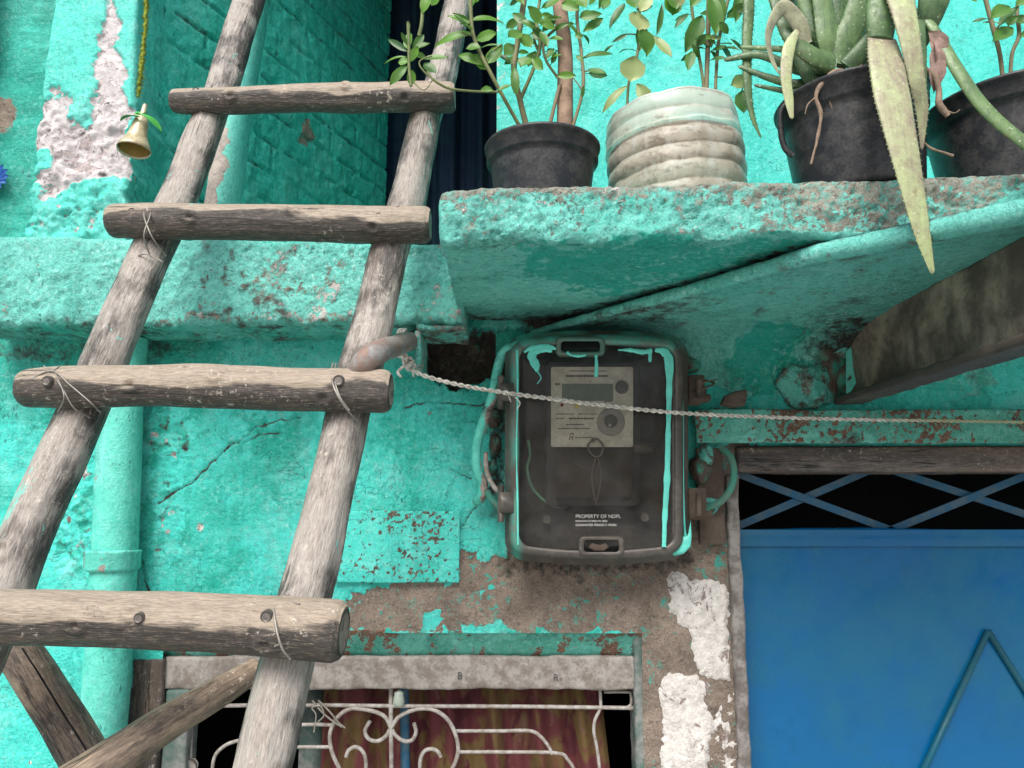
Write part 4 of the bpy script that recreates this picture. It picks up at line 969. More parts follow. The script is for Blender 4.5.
def loft(mb,secs,cap0=False,cap1=True,a=0.0):
    n=len(secs[0]); V=np.vstack(secs); Fq=[]
    for i in range(len(secs)-1):
        for j in range(n):
            k=(j+1)%n; Fq.append((i*n+j,i*n+k,(i+1)*n+k,(i+1)*n+j))
    if cap1: Fq.append(tuple((len(secs)-1)*n+j for j in range(n)))
    if cap0: Fq.append(tuple(reversed(range(n))))
    mb.add(V,Fq,a=a)
def setY(S,Y):
    S=S.copy(); S[:,1]=Y; return S
O=rr_out(507,690,340,556,16,1.40,6)
mb=MB(); loft(mb,[setY(O,1.509),setY(O,1.43),setY(O,1.418)],cap1=False)
I1=rr_out(514,683,347,549,13,1.40,5); loft(mb,[setY(O,1.418),setY(O,1.414),setY(I1,1.413),setY(I1,1.462)],cap1=True)
mb.build('housing',M['housing'],mt)
# lid: flange + stepped rim
mb=MB(); Oo=rr_out(505,688,337,558,18,1.40,7); R1=rr_out(509,683,341,553,16,1.385,6.5); R2=rr_out(514,679,345,549,13,1.375,6); R3=rr_out(519,675,349,545,11,1.375,6)
loft(mb,[setY(Oo,1.412),setY(Oo,1.402),setY(R1,1.396),setY(R1,1.384),setY(R2,1.378),setY(R3,1.3775),setY(R3,1.384)],cap1=False)
px,py=proj(np.concatenate(mb.V)); VV=np.concatenate(mb.V); nz_=fbm(VV,30,4,171)
ta=np.clip(.9*sstep(8,0,np.abs(px-516)-nz_*6)*sstep(-.2,.1,fbm(VV,12,3,172)+.1)+sstep(352,345,py+nz_*8)*sstep(-.1,.15,nz_+.05)+sstep(8,2,np.abs(px-668))*sstep(380,345,py),0,1)
lid=mesh('lid',VV,mb.F,M['metergrey'],mt,attrs=dict(tint=ta*.85))
mb=MB(); secs=[setY(R3,1.381)]
c_=R3.mean(0)
for q,y in ((.985,1.3785),(.95,1.3755),(.85,1.373),(.6,1.3715),(.3,1.371)): 
    S=c_+(R3-c_)*q; secs.append(setY(S,y))
loft(mb,secs); mb.build('clear_window',M['cover'],lid)
# notches in the rim
for (a,b,c,d,nm) in ((559,602,339,353,'notch'),(582,621,538,553,'notch')):
    mb=MB(); S0=rr_out(a-3,b+3,c-2,d+3,5,1.374,0,4); S1=rr_out(a-1,b+1,c,d+1,4,1.374,0,4); S2=rr_out(a+2,b-2,c+2,d-1,3,1.374,0,4)
    loft(mb,[setY(S0,1.384),setY(S0,1.3745),setY(S1,1.3735),setY(S2,1.3737),setY(S2,1.380)],cap1=False,a=.35 if a<570 else 0.0); o=mb.build(nm,M['metergrey'],lid)
    mb=MB(); loft(mb,[setY(S2,1.3765),setY(S2,1.3762)],cap1=True); mb.build('notch_pocket',M['black'],o)
mb=MB(); blob(mb,[(588,547),(592,543),(600,545),(606,543),(609,547),(604,551),(594,551)],1.3755,.002); mb.build('seal',M['rust'],lid)
# meter inside
MYf=1.418
mb=MB(); b0=rr_out(546,640,362,506,4,MYf); loft(mb,[setY(b0,1.460),setY(b0,MYf+.004),setY(c_+(b0-c_)*.985,MYf+.0015)]); unit=mb.build('meter_unit',M['meterdark'],mt)
mb=MB(); f0=rr_out(551,633,367,447,2,MYf); loft(mb,[setY(f0,MYf+.001),setY(f0,MYf-.001)])
face=mb.build('face_plate',M['face'],unit,smooth=False)
mb=MB(); l0=rr_out(562,613,384,401,1,MYf); loft(mb,[setY(l0,MYf-.001),setY(l0,MYf-.0022)]); mb.build('display',M['lcd'],unit,smooth=False)
def disc(name,cx,cy,r,y0,y1,mat,parent,n=24):
    mb=MB(); S=np.array([U(cx+r*math.cos(t),cy+r*math.sin(t),y1) for t in np.linspace(0,2*math.pi,n,endpoint=False)]); cc=S.mean(0)
    loft(mb,[setY(S,y0),setY(S,y1+.0008),setY(cc+(S-cc)*.9,y1)]); return mb.build(name,mat,parent)
M['knobgrey']=mat_simple('knob_grey',(.25,.24,.22),.4,var=.3,sc=80)
disc('button',622,387,6.5,MYf-.001,MYf-.006,M['ink'],unit)
disc('dial_ring',611,422,14,MYf-.001,MYf-.003,M['knobgrey'],unit); disc('optical_port',611,421,6.5,MYf-.003,MYf-.006,M['ink'],unit); disc('port_centre',610,425,1.6,MYf-.006,MYf-.007,M['inkwhite'],unit,10)
disc('lamp',562,405,1.6,MYf-.001,MYf-.003,mat_simple('red_lamp',(.25,.04,.035),.4),unit,10); disc('lamp',577,406,1.8,MYf-.001,MYf-.003,mat_simple('yellow_lamp',(.65,.55,.10),.4),unit,10)
TY=MYf-.0016
tl=[(567,377,'ELECTRONIC METER',.0068),(556,416,'No.',.005),(566,416,'SINGLE PHASE',.005),(556,421,'240 V  5-30 A',.006),(566,427,'50 Hz IS 13779',.0048),(556,431,'3200 imp / kWh',.005),(570,438,'IS',.008),(577,441,'kWh',.0042)]
# the print is too small to read in the photograph: rows of fine dark print
def prow(x0,x1,y,h):
    mb=MB(); x=x0; V=[];Fq=[]
    base=U(x0,y-h/2,TY); A=[]
    while x<x1:
        w=random.uniform(1.0,3.5); g=random.uniform(.35,.8); A.append((x,min(x+w,x1),g)); x+=w+g
    # one continuous strip per printed row, tall where there is a word and hair-thin between words
    cols=[]
    for a,b,g in A: cols+=[(a,h/2),(b,h/2),(b+.05,.12),(b+g-.05,.12)]
    for x,hh in cols:
        a=U(x,y+hh,TY); b=U(x,y-hh,TY); V+=[(a[0],TY,a[2]),(b[0],TY,b[2])]
    Fq=[(2*k,2*k+2,2*k+3,2*k+1) for k in range(len(cols)-1)]
    mb.add(V,Fq); mb.build('print_row',M['ink'],unit,smooth=False)
for r in ((566,608,376,2.2),(569,606,371,1.0),(556,574,414,.9),(578,596,414,.9),(556,564,418.5,.9),(569,594,418.5,1.6),(566,584,424.5,1.0),(558,590,428.5,.9),(575,592,437.5,.8),(555,560,384,2),(604,612,401.5,.8)): prow(*r)
mb=MB(); S=[(569,440),(571,434),(574,434),(572.5,440)]
for a,b in (((569.5,440),(570.5,433.5)),((570.5,433.5),(573.5,433.5)),((573.5,433.5),(572,440)),((569.5,437),(573,437))):
    A,B=U(*a,TY),U(*b,TY); tube(mb,[A,B],.0006,seg=4,n=2)
mb.build('stamp',M['ink'],unit,smooth=False)
# terminal block, seal, wires inside
mb=MB(); S=rr_out(556,632,450,498,3,1.41); loft(mb,[setY(S,1.425),setY(S,1.412)]); S=rr_out(634,656,443,453,3,1.41); loft(mb,[setY(S,1.44),setY(S,1.414)]); mb.build('terminal_block',M['termblk'],unit)
mb=MB(); wire(mb,[(594,438),(588,446),(592,455),(600,456),(603,446),(597,439),(592,442)],2.4,1.408); wire(mb,[(596,456),(592,475),(594,495),(597,505)],2.2,1.408); wire(mb,[(598,456),(601,478),(597,500)],1.6,1.408); mb.build('seal_wire',M['metergrey'],unit)
mb=MB(); wire(mb,[(528,440),(530,455),(527,468),(531,485),(540,497),(548,503)],3.2,1.425); mb.build('green_cable',M['cablegreen'],mt)
mb=MB(); wire(mb,[(545,502),(560,508),(572,502),(572,488),(562,478)],2.4,1.43); mb.build('inner_wire',M['metergrey'],mt)
mb=MB()
for x,y in ((546,519),(643,517)):
    p=U(x,y,1.455); mb=MB(); tube(mb,[p,p-np.array([0,.02,0])],R(9,p),seg=16,up=(0,0,1)); mb.build('screw_boss',M['metergrey'],mt)
lettY=1.3708
text('lettering','PROPERTY OF NDPL',.0086,U(575.5,518.0,lettY),M['inkwhite'],lid,bold=.00005)
text('lettering','MANUFACTURED IN 2003',.0048,U(575.5,522.0,lettY),M['inkwhite'],lid,bold=.0001)
text('lettering','GUARANTEE PERIOD 5 YEARS',.0053,U(575.5,526,lettY),M['inkwhite'],lid,bold=.00015)
# hinges and latches
for y0,y1 in ((383,400),(492,513)):
    mb=MB(); S=rr_out(499,519,y0,y1,2,1.375,0,4); loft(mb,[setY(S,1.42),setY(S,1.378)],a=.0)
    for x in (501,): 
        tube(mb,[U(x,y0-7,1.385),U(x,y1+9,1.385)],R(7,U(x,y0,1.385)),seg=12,n=2)
    mb.build('hinge',M['metergrey'],mt)
for i,(x0,x1,y0,y1) in enumerate(((690,706,374,402),(690,708,488,520))):
    mb=MB(); S=rr_out(x0,x1,y0,y1,2,1.40,0,4); loft(mb,[setY(S,1.45),setY(S,1.41)]); 
    tube(mb,[U(x0+9,y0+6,1.40),U(x0+9,y1-4,1.40)],R(6,U(x0,y0,1.4)),seg=10,n=2)
    S=rr_out(x0+2,x1+7,y1-9,y1-2,2,1.40,0,4); loft(mb,[setY(S,1.44),setY(S,1.415)])
    mb.build('latch',M['rust'],mt)
mb=MB(); tube(mb,[U(696,384,1.40),U(718,379,1.42)],[.003,.0008],seg=6,n=4); tube(mb,[U(692,392,1.40),U(714,384,1.42),U(704,380,1.43)],.0022,seg=6,n=8); mb.build('bent_nail',M['rust'],mt)
# paint runs
mb=MB()
ribbon(mb,[(655,350),(664,352),(669,362),(669,400),(668,440),(667,480),(665,515),(664,547)],[3,8,9,5,5,6,5,4],1.3715,.0009)
mb.build('paint_run',M['tealpaint'],lid)
for i,(pts,w) in enumerate((([(552,349),(538,350),(532,356),(536,366),(537,372)],[6,7,9,8,2]),([(524,352),(532,348),(548,347),(556,349)],[2,5,6,2]),([(596,355),(596.5,366),(596,377)],[2.5,3.5,4]),
    ([(618,350),(630,350),(643,352),(652,350)],[1,4,5,4]),([(650,352),(650,362)],[4,3]),([(538,372),(541,378),(537,384)],[1.5,1.2,1]),([(567,352),(571,355),(579,356),(586,355)],[3,2,3,2]))):
    mb=MB(); ribbon(mb,pts,w,1.3725,.0015); mb.build('paint_run',M['tealpaint'],lid)
mb=MB(); ribbon(mb,[(517,350),(517.5,400),(516.5,450),(517.5,500),(518,545)],[2.5,2,1.3,2,1.6],1.3765,.001); mb.build('paint_run',M['tealpaint'],lid)
mb=MB(); ribbon(mb,[(681,360),(683,420),(683,470),(684,520),(686,545)],[2,1.4,2,2.5,4],1.400,.003); mb.build('paint_run',M['tealpaint'],mt)
mb=MB(); blob(mb,[(676,541),(682,536),(689,534),(691,520),(692,536),(691,547),(684,554),(674,556),(671,551)],1.395,.007); mb.build('paint_blob',M['tealpaint'],mt)
# cables outside
cb=thing('service_cable','paint-smeared cable drooping down the left side of the meter box','cable',U(480,520,1.46))
mb=MB(); wire(mb,[(520,345,1.40),(504,352,1.41),(497,372,1.42),(493,395,1.42),(484,420,1.43),(477,445,1.44),(477,468,1.44),(483,485,1.45),(481,497,1.46),(476,502,1.48)],10,1.4,n=70,seg=14)
V=np.concatenate(mb.V); px,py=proj(V); n=fbm(V,25,4,181)
mesh('painted_cable',V,mb.F,M['pipe'],cb,attrs=dict(peel=np.clip(.5+(px-np.interp(py,[345,395,445,500],[515,495,479,484])+n*10)/10,0,1)*(py>395),white=n*0,grime_shade=np.clip(n+.2,0,1),tone=n*0-.2))
mb=MB(); wire(mb,[(486,452),(486,466),(489,478),(495,488),(503,495)],5,1.44,n=24,seg=10); mb.build('white_cable',M['white'],cb)
mb=MB(); wire(mb,[(486,490),(492,500),(500,508),(505,516)],7,1.45,n=24,seg=10,a=.8); mb.build('cable_stub',M['rust'],cb)
for i,(x,y,rx,ry) in enumerate(((494,420,7,9),(495,445,6,12),(492,468,6,8),(496,400,7,8))): lump('putty',x,y,rx,ry,1.475,.018,M['rust'],cb,30+i)
cb2=thing('cable_loop','green painted cable looping out at the right of the meter box','cable',U(720,505,1.46))
mb=MB(); wire(mb,[(722,448,1.46),(731,458,1.445),(734,474,1.44),(730,490,1.44),(720,502,1.45),(706,508,1.46)],7,1.45,n=50,seg=12,a=.75)
mb.build('cable',M['rust'],cb2)
for i,(x,y,rx,ry,tt) in enumerate(((705,455,8,12,.9),(700,470,10,14,.8),(709,506,10,9,.5),(697,392,9,8,.2),(703,420,11,10,.8),(690,365,10,8,.2),(722,415,12,8,.3))): lump('putty',x,y,rx,ry,1.478,.020,M['rust'] if i%2 else M['slab'],cb2,50+i)
mb=MB(); P0_=U(697,448,1.47);P1_=U(727,545,1.47); mb.box((P0_[0],1.474,P1_[2]),(P1_[0],1.487,P0_[2]),bev=.003); mb.build('backing_board',M['rust'],cb2)

# ---------------------------------------------------------------- ladder
ld=thing('wooden_ladder','rough pole ladder with grey weathered rails and thick nailed rungs','ladder',UL(150,900))
def knots_for(n,L,seed,r):
    rs=random.Random(seed); return [(rs.uniform(.05,.95)*L,rs.uniform(-1.3,1.3),rs.uniform(.007,.012),rs.uniform(.003,.006)) for _ in range(n)]
def rail(pts,seed):
    P=[];W=[]
    for x,y,w in pts:
        p=UL(x,y); P.append(p); W.append(R(w,p))
    # carry the rail on down to the street and a little further up
    d=P[-1]-P[-3]; m_=6; q=(P[-1][2]-.01)/-d[2]
    for k in range(1,m_+1): P.append(P[-1]+d*q/m_); W.append(W[-1]*1.01)
    d=P[0]-P[2]; d=d/np.linalg.norm(d); P.insert(0,P[0]+d*.25); W.insert(0,W[0]*.95)
    mb=MB(); L=np.linalg.norm(P[-1]-P[0])
    tube(mb,P,W,seg=72,n=int(L/.0045),a=lambda G,th:.30+.9*fbm(G,12,3,seed)+.28*np.abs(np.sin(np.arctan2(G[:,1],G[:,0])))**3,amp=.0036,sc=26,stretch=.16,seed=seed,knots=knots_for(7,L,seed,.03))  # sides tinted darker, painting in the shade across the round rail
    return mb.build('rail',M['rail'],ld)
lw=[(272,-60,27),(250,0,29),(223,83,31),(210,115,31),(177,200,36),(149,256,38),(103,366,44),(65,450,47),(36,512,49),(6,592,51),(-25,665,53),(-62,745,56),(-110,850,60)]
rw=[(472,-60,25),(458,0,26),(441,80,30),(426,115,31),(408,200,38),(389,252,38),(367,345,43),(348,416,45),(326,512,47),(305,598,53),(285,665,55),(262,768,56),(240,860,60)]
# straighten the wobble a little towards real widths
rail(lw,11); rail(rw,12)
rungs=[([(172,101),(220,101),(300,98),(380,98),(455,97.5)],[25,27,29,30,31],.038),
       ([(110,221),(160,221),(250,222),(340,224),(430.5,225)],[33,36,36,37,38],.044),
       ([(21,388),(60,387),(180,386),(280,389),(391,391)],[38,42,43,44,45],.050),
       ([(-60,616),(0,617),(100,619),(200,622),(280,627),(344,632)],[55,55,55,56,59,63],.060)]
RG=[]
for i,(c,w,off) in enumerate(rungs):
    P=[];W=[]
    for (x,y),ww in zip(c,w):
        p=UL(x,y,off); P.append(p); W.append(R(ww,p))
    L=np.linalg.norm(P[-1]-P[0]); mb=MB()
    # tint: the upper side has worn pale, the lower side keeps dark bark; th=0 faces the viewer, grows upward or downward with the frame
    T,N,B=frames(np.array([P[0],P[-1]]),(0,-1,0)); sgn=np.sign(B[0][2])
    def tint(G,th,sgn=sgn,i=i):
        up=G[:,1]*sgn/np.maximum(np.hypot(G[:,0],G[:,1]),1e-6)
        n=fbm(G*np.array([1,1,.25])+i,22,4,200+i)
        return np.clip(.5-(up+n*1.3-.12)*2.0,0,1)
    kn=[(L*(.22+.05*i),.1,.008,.0045),(L*(.62-.04*i),-.4,.007,.004),(L*.83,.5,.009,.004)]
    tube(mb,P,W,seg=84,n=int(L/.0036),a=tint,amp=.0036,sc=24,stretch=.14,seed=20+i,knots=kn,capround=.014)
    RG.append(mb.build('rung',M['rung'],ld))
# nails and wire lashings
def nail(x,y,r,off,parent):
    p=UL(x,y,off); mb=MB(); rr_=R(2*r,p); d=np.array([0,-1,-.1])
    tube(mb,[p+np.array([0,.008,0]),p,p+np.array([0,-.0025,0])],[rr_*1.05,rr_,rr_*.8],seg=16,n=6,up=(0,0,1)); mb.build('nail',M['nail'],parent)
nail(338.5,380.5,6,.050+.0345,RG[2]); nail(47,381,5.5,.050+.032,RG[2]); nail(266.5,616.5,6.5,.060+.037,RG[3]); nail(139,618,5.5,.060+.036,RG[3]); nail(379,216,4,.044+.028,RG[1]); nail(398,210,4,.044+.026,RG[1]); nail(132,212,4.5,.044+.026,RG[1]); nail(196,91,4,.038+.020,RG[0])
def lash(pts,w,parent):
    mb=MB(); P=[UL(x,y,o) for x,y,o in pts]; tube(mb,P,R(w,P[0]),seg=6,n=len(P)*8); mb.build('wire_lashing',M['wire'],parent)
lash([(333,364,.045),(331,372,.073),(333,384,.086),(338,396,.086),(346,408,.076),(354,418,.055),(360,424,.030)],2.2,RG[2]); lash([(336,364,.045),(334,373,.074),(336,386,.087),(341,399,.086),(349,410,.074)],1.8,RG[2])
lash([(276,598,.060),(274,606,.088),(275,620,.099),(278,636,.101),(283,650,.096),(290,659,.084)],2.4,RG[3]); lash([(300,604,.090),(276,600,.080),(272,612,.092)],1.6,RG[3])
lash([(44,366,.045),(50,372,.078),(60,366,.070)],1.6,RG[2]); lash([(32,378,.078),(52,371,.081),(70,385,.084),(90,402,.080),(100,412,.06)],1.4,RG[2]); lash([(48,368,.07),(62,388,.084),(74,408,.070),(90,418,.04)],1.3,RG[2])
lash([(55,372,.08),(64,396,.084),(58,412,.06)],1.2,RG[2])
lash([(146,205,.060),(144,215,.074),(148,228,.076),(154,240,.066),(166,256,.03)],1.6,RG[1]); lash([(152,204,.060),(150,216,.074),(144,236,.07),(150,256,.03)],1.4,RG[1]); 
lash([(128,262,.02),(145,254,.036),(163,262,.03)],1.6,RG[1])
lash([(200,112,.04),(212,116,.02)],1.2,RG[0])
# poles at the bottom left
def ext(P,W):
    i=0 if P[0][2]<P[-1][2] else -1; j=1 if i==0 else -2
    d=P[i]-P[j]; d/=np.linalg.norm(d); q=min(.55,(P[i][2]-.03)/max(.05,-d[2])); e=[P[i]+d*q*.5,P[i]+d*q]
    return ([e[1],e[0]]+P,[W[0]]*2+W) if i==0 else (P+e,W+[W[-1]]*2)
def pole(name,label,pts,seed,mat,a=.45,am=.004,gap=None):
    t=thing(name,label,'pole',pts[-1][0],'loose wooden poles below the ladder')
    mb=MB(); P=[p for p,_ in pts]; W=[w for _,w in pts]; P,W=(ext(P,W)); L=np.linalg.norm(P[-1]-P[0])
    tube(mb,P,W,seg=64,n=int(L/.005),a=lambda G,th:a+.6*fbm(G,10,3,seed),amp=am,sc=22,stretch=.14,seed=seed,capround=.006)
    mb.build('pole_shaft',mat,t); return t,P
def pt(x,y,Y,w): p=U(x,y,Y); return (p,R(w,p))
t,P=pole('wooden_pole','dark split pole slanting down to the right behind the lowest rung',[pt(-8,610,1.14,38),pt(22,655,1.13,40),pt(60,715,1.12,43),pt(92,768,1.11,46),pt(140,845,1.09,50)],31,M['pole'],.55,.0035)
mb=MB(); ribbon(mb,[(22,648),(40,676),(62,712),(85,748),(105,785)],[1.6,2,2.2,2,1.8],1.105-.029,.0005)
for v in mb.V:
    pass
mb.build('split',M['black'],t)
pole('wooden_pole','tan chisel-ended pole rising to the right, its tip behind the right ladder rail',[pt(40,806,.98,48),pt(100,768,1.01,45),pt(165,725,1.06,37),pt(220,692,1.11,29),pt(259,667,1.15,22)],32,M['pole'],.30,.003)

# ---------------------------------------------------------------- hanging bell
bl=thing('hanging_bell','small pale gold flower bell hanging on a green yarn by the pillar','ornament',U(134,155,1.32))
BYY=1.32
mb=MB(); P=[U(149,-60,BYY),U(147,-10,BYY),U(145,30,BYY),U(141,70,BYY),U(138,97,BYY)]
tube(mb,P,.0036,seg=14,n=240,amp=.003,sc=160,stretch=1.0,seed=4)
rs=random.Random(3); pth=catmull(P,200)
for i in range(260):
    p=pth[rs.randrange(60,199)]; a=rs.uniform(0,6.28); d=np.array([math.cos(a),math.sin(a),rs.uniform(-.6,.6)]); tube(mb,[p,p+d*.0075],.0005,seg=3,n=2)
mb.build('yarn',M['moss'],bl)
c=U(133.5,151,BYY); mm=depth(c)/F
mb=MB()
pr=[(14.5,2),(15.5,0),(15.8,2),(14.5,5),(11.5,11),(9,18),(7.8,26),(7,32),(6,37),(3.5,40),(2.6,44),(2.2,53)]
ax=np.array([4/54.,0,1]); 
lathe(mb,c,[(r*mm,z*mm) for r,z in pr],40,tilt=(0,-.12),wob=.03)
lathe(mb,c,[(13.6*mm,2*mm),(10.5*mm,11*mm),(7.5*mm,22*mm),(1*mm,30*mm)],40,a=1.0,tilt=(0,-.12))
V0=mb.V[0]; 
for v in mb.V: v[:,0]+=(v[:,2]-c[2])*.09
mb.build('bell_cup',M['gold'],bl)
def leafmesh(mb,p0,p1,w,nrm=None,curl=.15,tint=0.0,shape=.45,thick=0,n=9,twist=0.0,fold=.12):
    p0=np.asarray(p0,float);p1=np.asarray(p1,float); d=p1-p0; L_=np.linalg.norm(d)+1e-9; d/=L_
    if nrm is None: nrm=np.array([random.uniform(-.5,.5),-1,random.uniform(-.2,.7)])
    nrm=np.asarray(nrm,float); nrm=nrm-d*np.dot(nrm,d); nrm/=np.linalg.norm(nrm)+1e-9; sd=np.cross(d,nrm)
    V=[];A=[];m=5
    for i in range(n):
        t=i/(n-1); ww=w*.5*(math.sin(math.pi*min(1,t**(shape*1.6)))**.75 if 0<t<1 else .04)
        cen=p0+d*L_*t-nrm*curl*L_*(t*t)+nrm*curl*L_*.35*math.sin(math.pi*t)
        for q in (-1,-.5,0,.5,1):
            wv=1+.05*math.sin(t*17+q*3)
            V.append(cen+sd*ww*q*wv+nrm*(abs(q)*fold*w*.9)*(1 if True else 0)); A.append(tint+(0.12 if q==0 else 0))
    F_=[(i*m+j,i*m+j+1,(i+1)*m+j+1,(i+1)*m+j) for i in range(n-1) for j in range(m-1)]
    mb.add(V,F_,a=np.array(A))
mb=MB(); leafmesh(mb,U(140,118,BYY-.01),U(120,116,BYY-.008),.022,(0,-.5,1),.25,shape=.9); leafmesh(mb,U(136,114,BYY-.012),U(163,126,BYY-.006),.024,(0,-.6,1),.25,shape=.9); leafmesh(mb,U(138,116,BYY),U(146,110,BYY+.02),.02,(0,-.3,1),.2)
mb.build('plastic_leaf',M['leafplastic'],bl)
rz=thing('blue_rosette','blue plastic rosette on the recessed wall at the left edge','ornament',U(-4,177,1.545)); mb=MB()
for k in range(12):
    a=k*math.pi/6; c0=U(-4,177,1.54); leafmesh(mb,c0,c0+np.array([math.cos(a)*.03,-.004,math.sin(a)*.03]),.016,(0,-1,0),.05)
mb.build('petals',M['bluedeco'],rz)

# ---------------------------------------------------------------- pots and plants
ST=sz1+.003
def pot(name,cpx,cpy,Y,r,h,taper,thing_,tilt=(0,0),mat='plastic',rimh=.03):
    c=U(cpx,cpy,Y); c[2]=ST; rt=r;rb=r*taper
    mb=MB(); f=lambda z:rb+(rt*.955-rb)*(z/h)
    pr=[(0,0.001),(rb*.96,0.001),(rb,.004)]+[(f(z),z) for z in np.linspace(.008,h-rimh,12)]+[(rt*.965,h-rimh+.001),(rt*.985,h-rimh+.004),(rt*.985,h-.006),(rt*1.02,h-.005),(rt*1.025,h-.001),(rt*1.01,h+.001),(rt*.965,h-.001),(rt*.93,h-.03),(rt*.90,h-.035)]
    lathe(mb,c,pr,72,tilt=tilt,wob=.006); o=mb.build('pot',M[mat],thing_)
    mb=MB(); V=[];m_=36
    lathe(mb,c,[(rt*.93,h-.028),(rt*.6,h-.022),(rt*.25,h-.02),(0.001,h-.02)],m_,tilt=tilt); mb.build('soil',M['soil'],thing_)
    return c
STEMS=[]
def stem(mb,pts,w,a=0.0,seg=8):
    STEMS.append(pts)
    P=[U(*q) for q in pts]; ws=[R(x,P[0]) for x in (w if isinstance(w,(list,tuple)) else [w])]
    tube(mb,P,ws,seg=seg,n=len(P)*8,a=a,amp=.0005,sc=60)
def leaves(name,lst,Y,mat,parent,jit=.02,dt=0.0):
    mb=MB()
    for q in lst:
        x0,y0,x1,y1,w=q[:5]; t=q[5] if len(q)>5 else random.uniform(0,1)
        Y0=Y+random.uniform(-jit,jit); Y1=Y0+random.uniform(-.018,.008)
        a,b=U(x0,y0,Y0),U(x1,y1,Y1); leafmesh(mb,a,b,2*R(w*1.15,a),None,random.uniform(.02,.22),tint=t+dt,shape=random.uniform(.5,.75))
    return mb.build(name,M[mat],parent)
PG='potted plants on the slab shelf'
# pot 1
p1=thing('potted_plant','small black pot with a leafy shrub tied by a tan stick, nearest the ladder','potted plant',(0,0,0)); p1['group']=PG; p1.location=(float(U(542,150,1.17)[0]),1.17,ST)
pot('p',542,150,1.17,.0895,.114,.80,p1)
mb=MB(); stem(mb,[(565,140,1.17),(565,90,1.172),(565,50,1.175),(559,0,1.18),(553,-50,1.185)],[17,15,15]); mb.build('stick',M['bark'],p1)
mb=MB(); SY=1.16
for pts,w,a in (([(523,132,SY),(505,100,SY-.02),(490,72,SY-.03),(478,48,SY-.03),(472,28,SY-.03),(470,-10,SY-.03)],4,.2),([(528,132,SY),(520,100,SY-.01),(514,70,SY-.01),(518,40,SY),(524,0,SY),(526,-30,SY)],6,.4),
    ([(521,98,SY-.01),(533,70,SY-.01),(540,45,SY-.01),(536,22,SY)],4,.1),([(548,132,SY),(556,100,SY),(560,85,SY)],4,.9),([(558,78,SY),(546,60,SY-.01),(544,42,SY-.01),(556,28,SY)],3,.2),([(540,55,SY),(534,35,SY),(540,0,SY)],3,.3),
    ([(572,130,SY),(583,88,SY),(581,50,SY),(577,15,SY),(582,-20,SY)],3.5,.6),([(498,92,SY-.025),(470,91,SY-.04),(448,88,SY-.05),(434,80,SY-.055),(427,72,SY-.05)],2.6,.1),
    ([(428,76,SY-.05),(420,66,SY-.05),(421,60,SY-.05),(432,56,SY-.05)],2,.1),([(411,86,SY-.05),(409,65,SY-.05),(409,45,SY-.05),(408,22,SY-.05)],3.4,0),([(419,36,SY-.02),(422,20,SY-.02),(424,-20,SY-.02)],4,.1),
    ([(474,36,SY-.03),(462,33,SY-.03)],1.8,.1),([(487,62,SY-.03),(492,52,SY-.03),(502,44,SY-.03)],2,.1),([(583,58,SY),(594,55,SY)],1.6,.5),([(582,72,SY),(592,70,SY)],1.6,.5),([(583,92,SY),(578,84,SY),(572,76,SY)],1.6,.5),
    ([(411,80,SY-.05),(424,90,SY-.05),(434,78,SY-.05)],1.3,.1)): stem(mb,pts,w,a)
mb.build('stem',M['stem'],p1)
leaves('foliage',[(408,52,387,38,6),(407,57,383,60,3.5),(408,66,389,83,9,.5),(409,62,398,62,9,.1),(409,50,408,30,9,.1),(412,50,424,34,7,.6),(414,48,430,43,6,.6),(413,55,426,56,6,.3),(411,62,418,46,9,.0),(412,70,411,86,8,.0),(409,32,408,20,3,.0),(408,46,401,32,4,.5),
  (422,60,448,56,8,.2),(424,64,436,73,11,.6),(474,34,433,41,9,.1),(471,25,448,14,10,.05),(470,22,503,17,10,.05),(476,40,497,33,11,.05),(481,48,466,47,10,.3),(480,49,500,42,3.5,.6),(484,66,458,52,9,.1),(487,70,474,54,11,.1),(486,64,503,46,12,.2),
  (494,91,480,88,6,.3),(498,91,512,84,6,.4),(470,5,482,-4,9,0),(472,30,461,22,9,.1),(471,10,474,-8,8,0),(423,14,428,-6,10,0),(432,6,440,-10,12,.2),
  (516,96,514,64,8,.5),(540,24,528,6,15,.1),(536,30,520,18,8,.4),(541,22,562,16,9,.2),(540,24,556,27,9,.1),(522,33,508,37,12,.3),(515,46,504,54,13,.4),(531,48,520,34,13,.05),(536,52,528,66,12,.2),(530,58,520,66,13,.3),(533,58,543,70,9,.2),(540,32,548,45,8,.5),
  (518,20,506,28,8,.4),(524,5,514,-4,8,.2),(545,60,554,48,6,.2),(583,58,613,51,7,.7),(588,70,606,73,7,.6),(576,76,557,75,7,-.2),(583,32,604,17,8,.4),(580,18,602,14,9,.4),(603,10,609,-2,8,.5),(575,35,583,37,6,.6),(562,4,579,9,11,.1),(586,8,575,-6,12,.1),
  (590,5,600,-8,9,.4),(576,56,583,60,5,.6),(584,86,582,98,4,.7),(520,60,505,62,9,.5),(527,25,512,12,8,.5),(560,-2,545,8,9,.3)],SY-.02,'leaf',p1,.02)
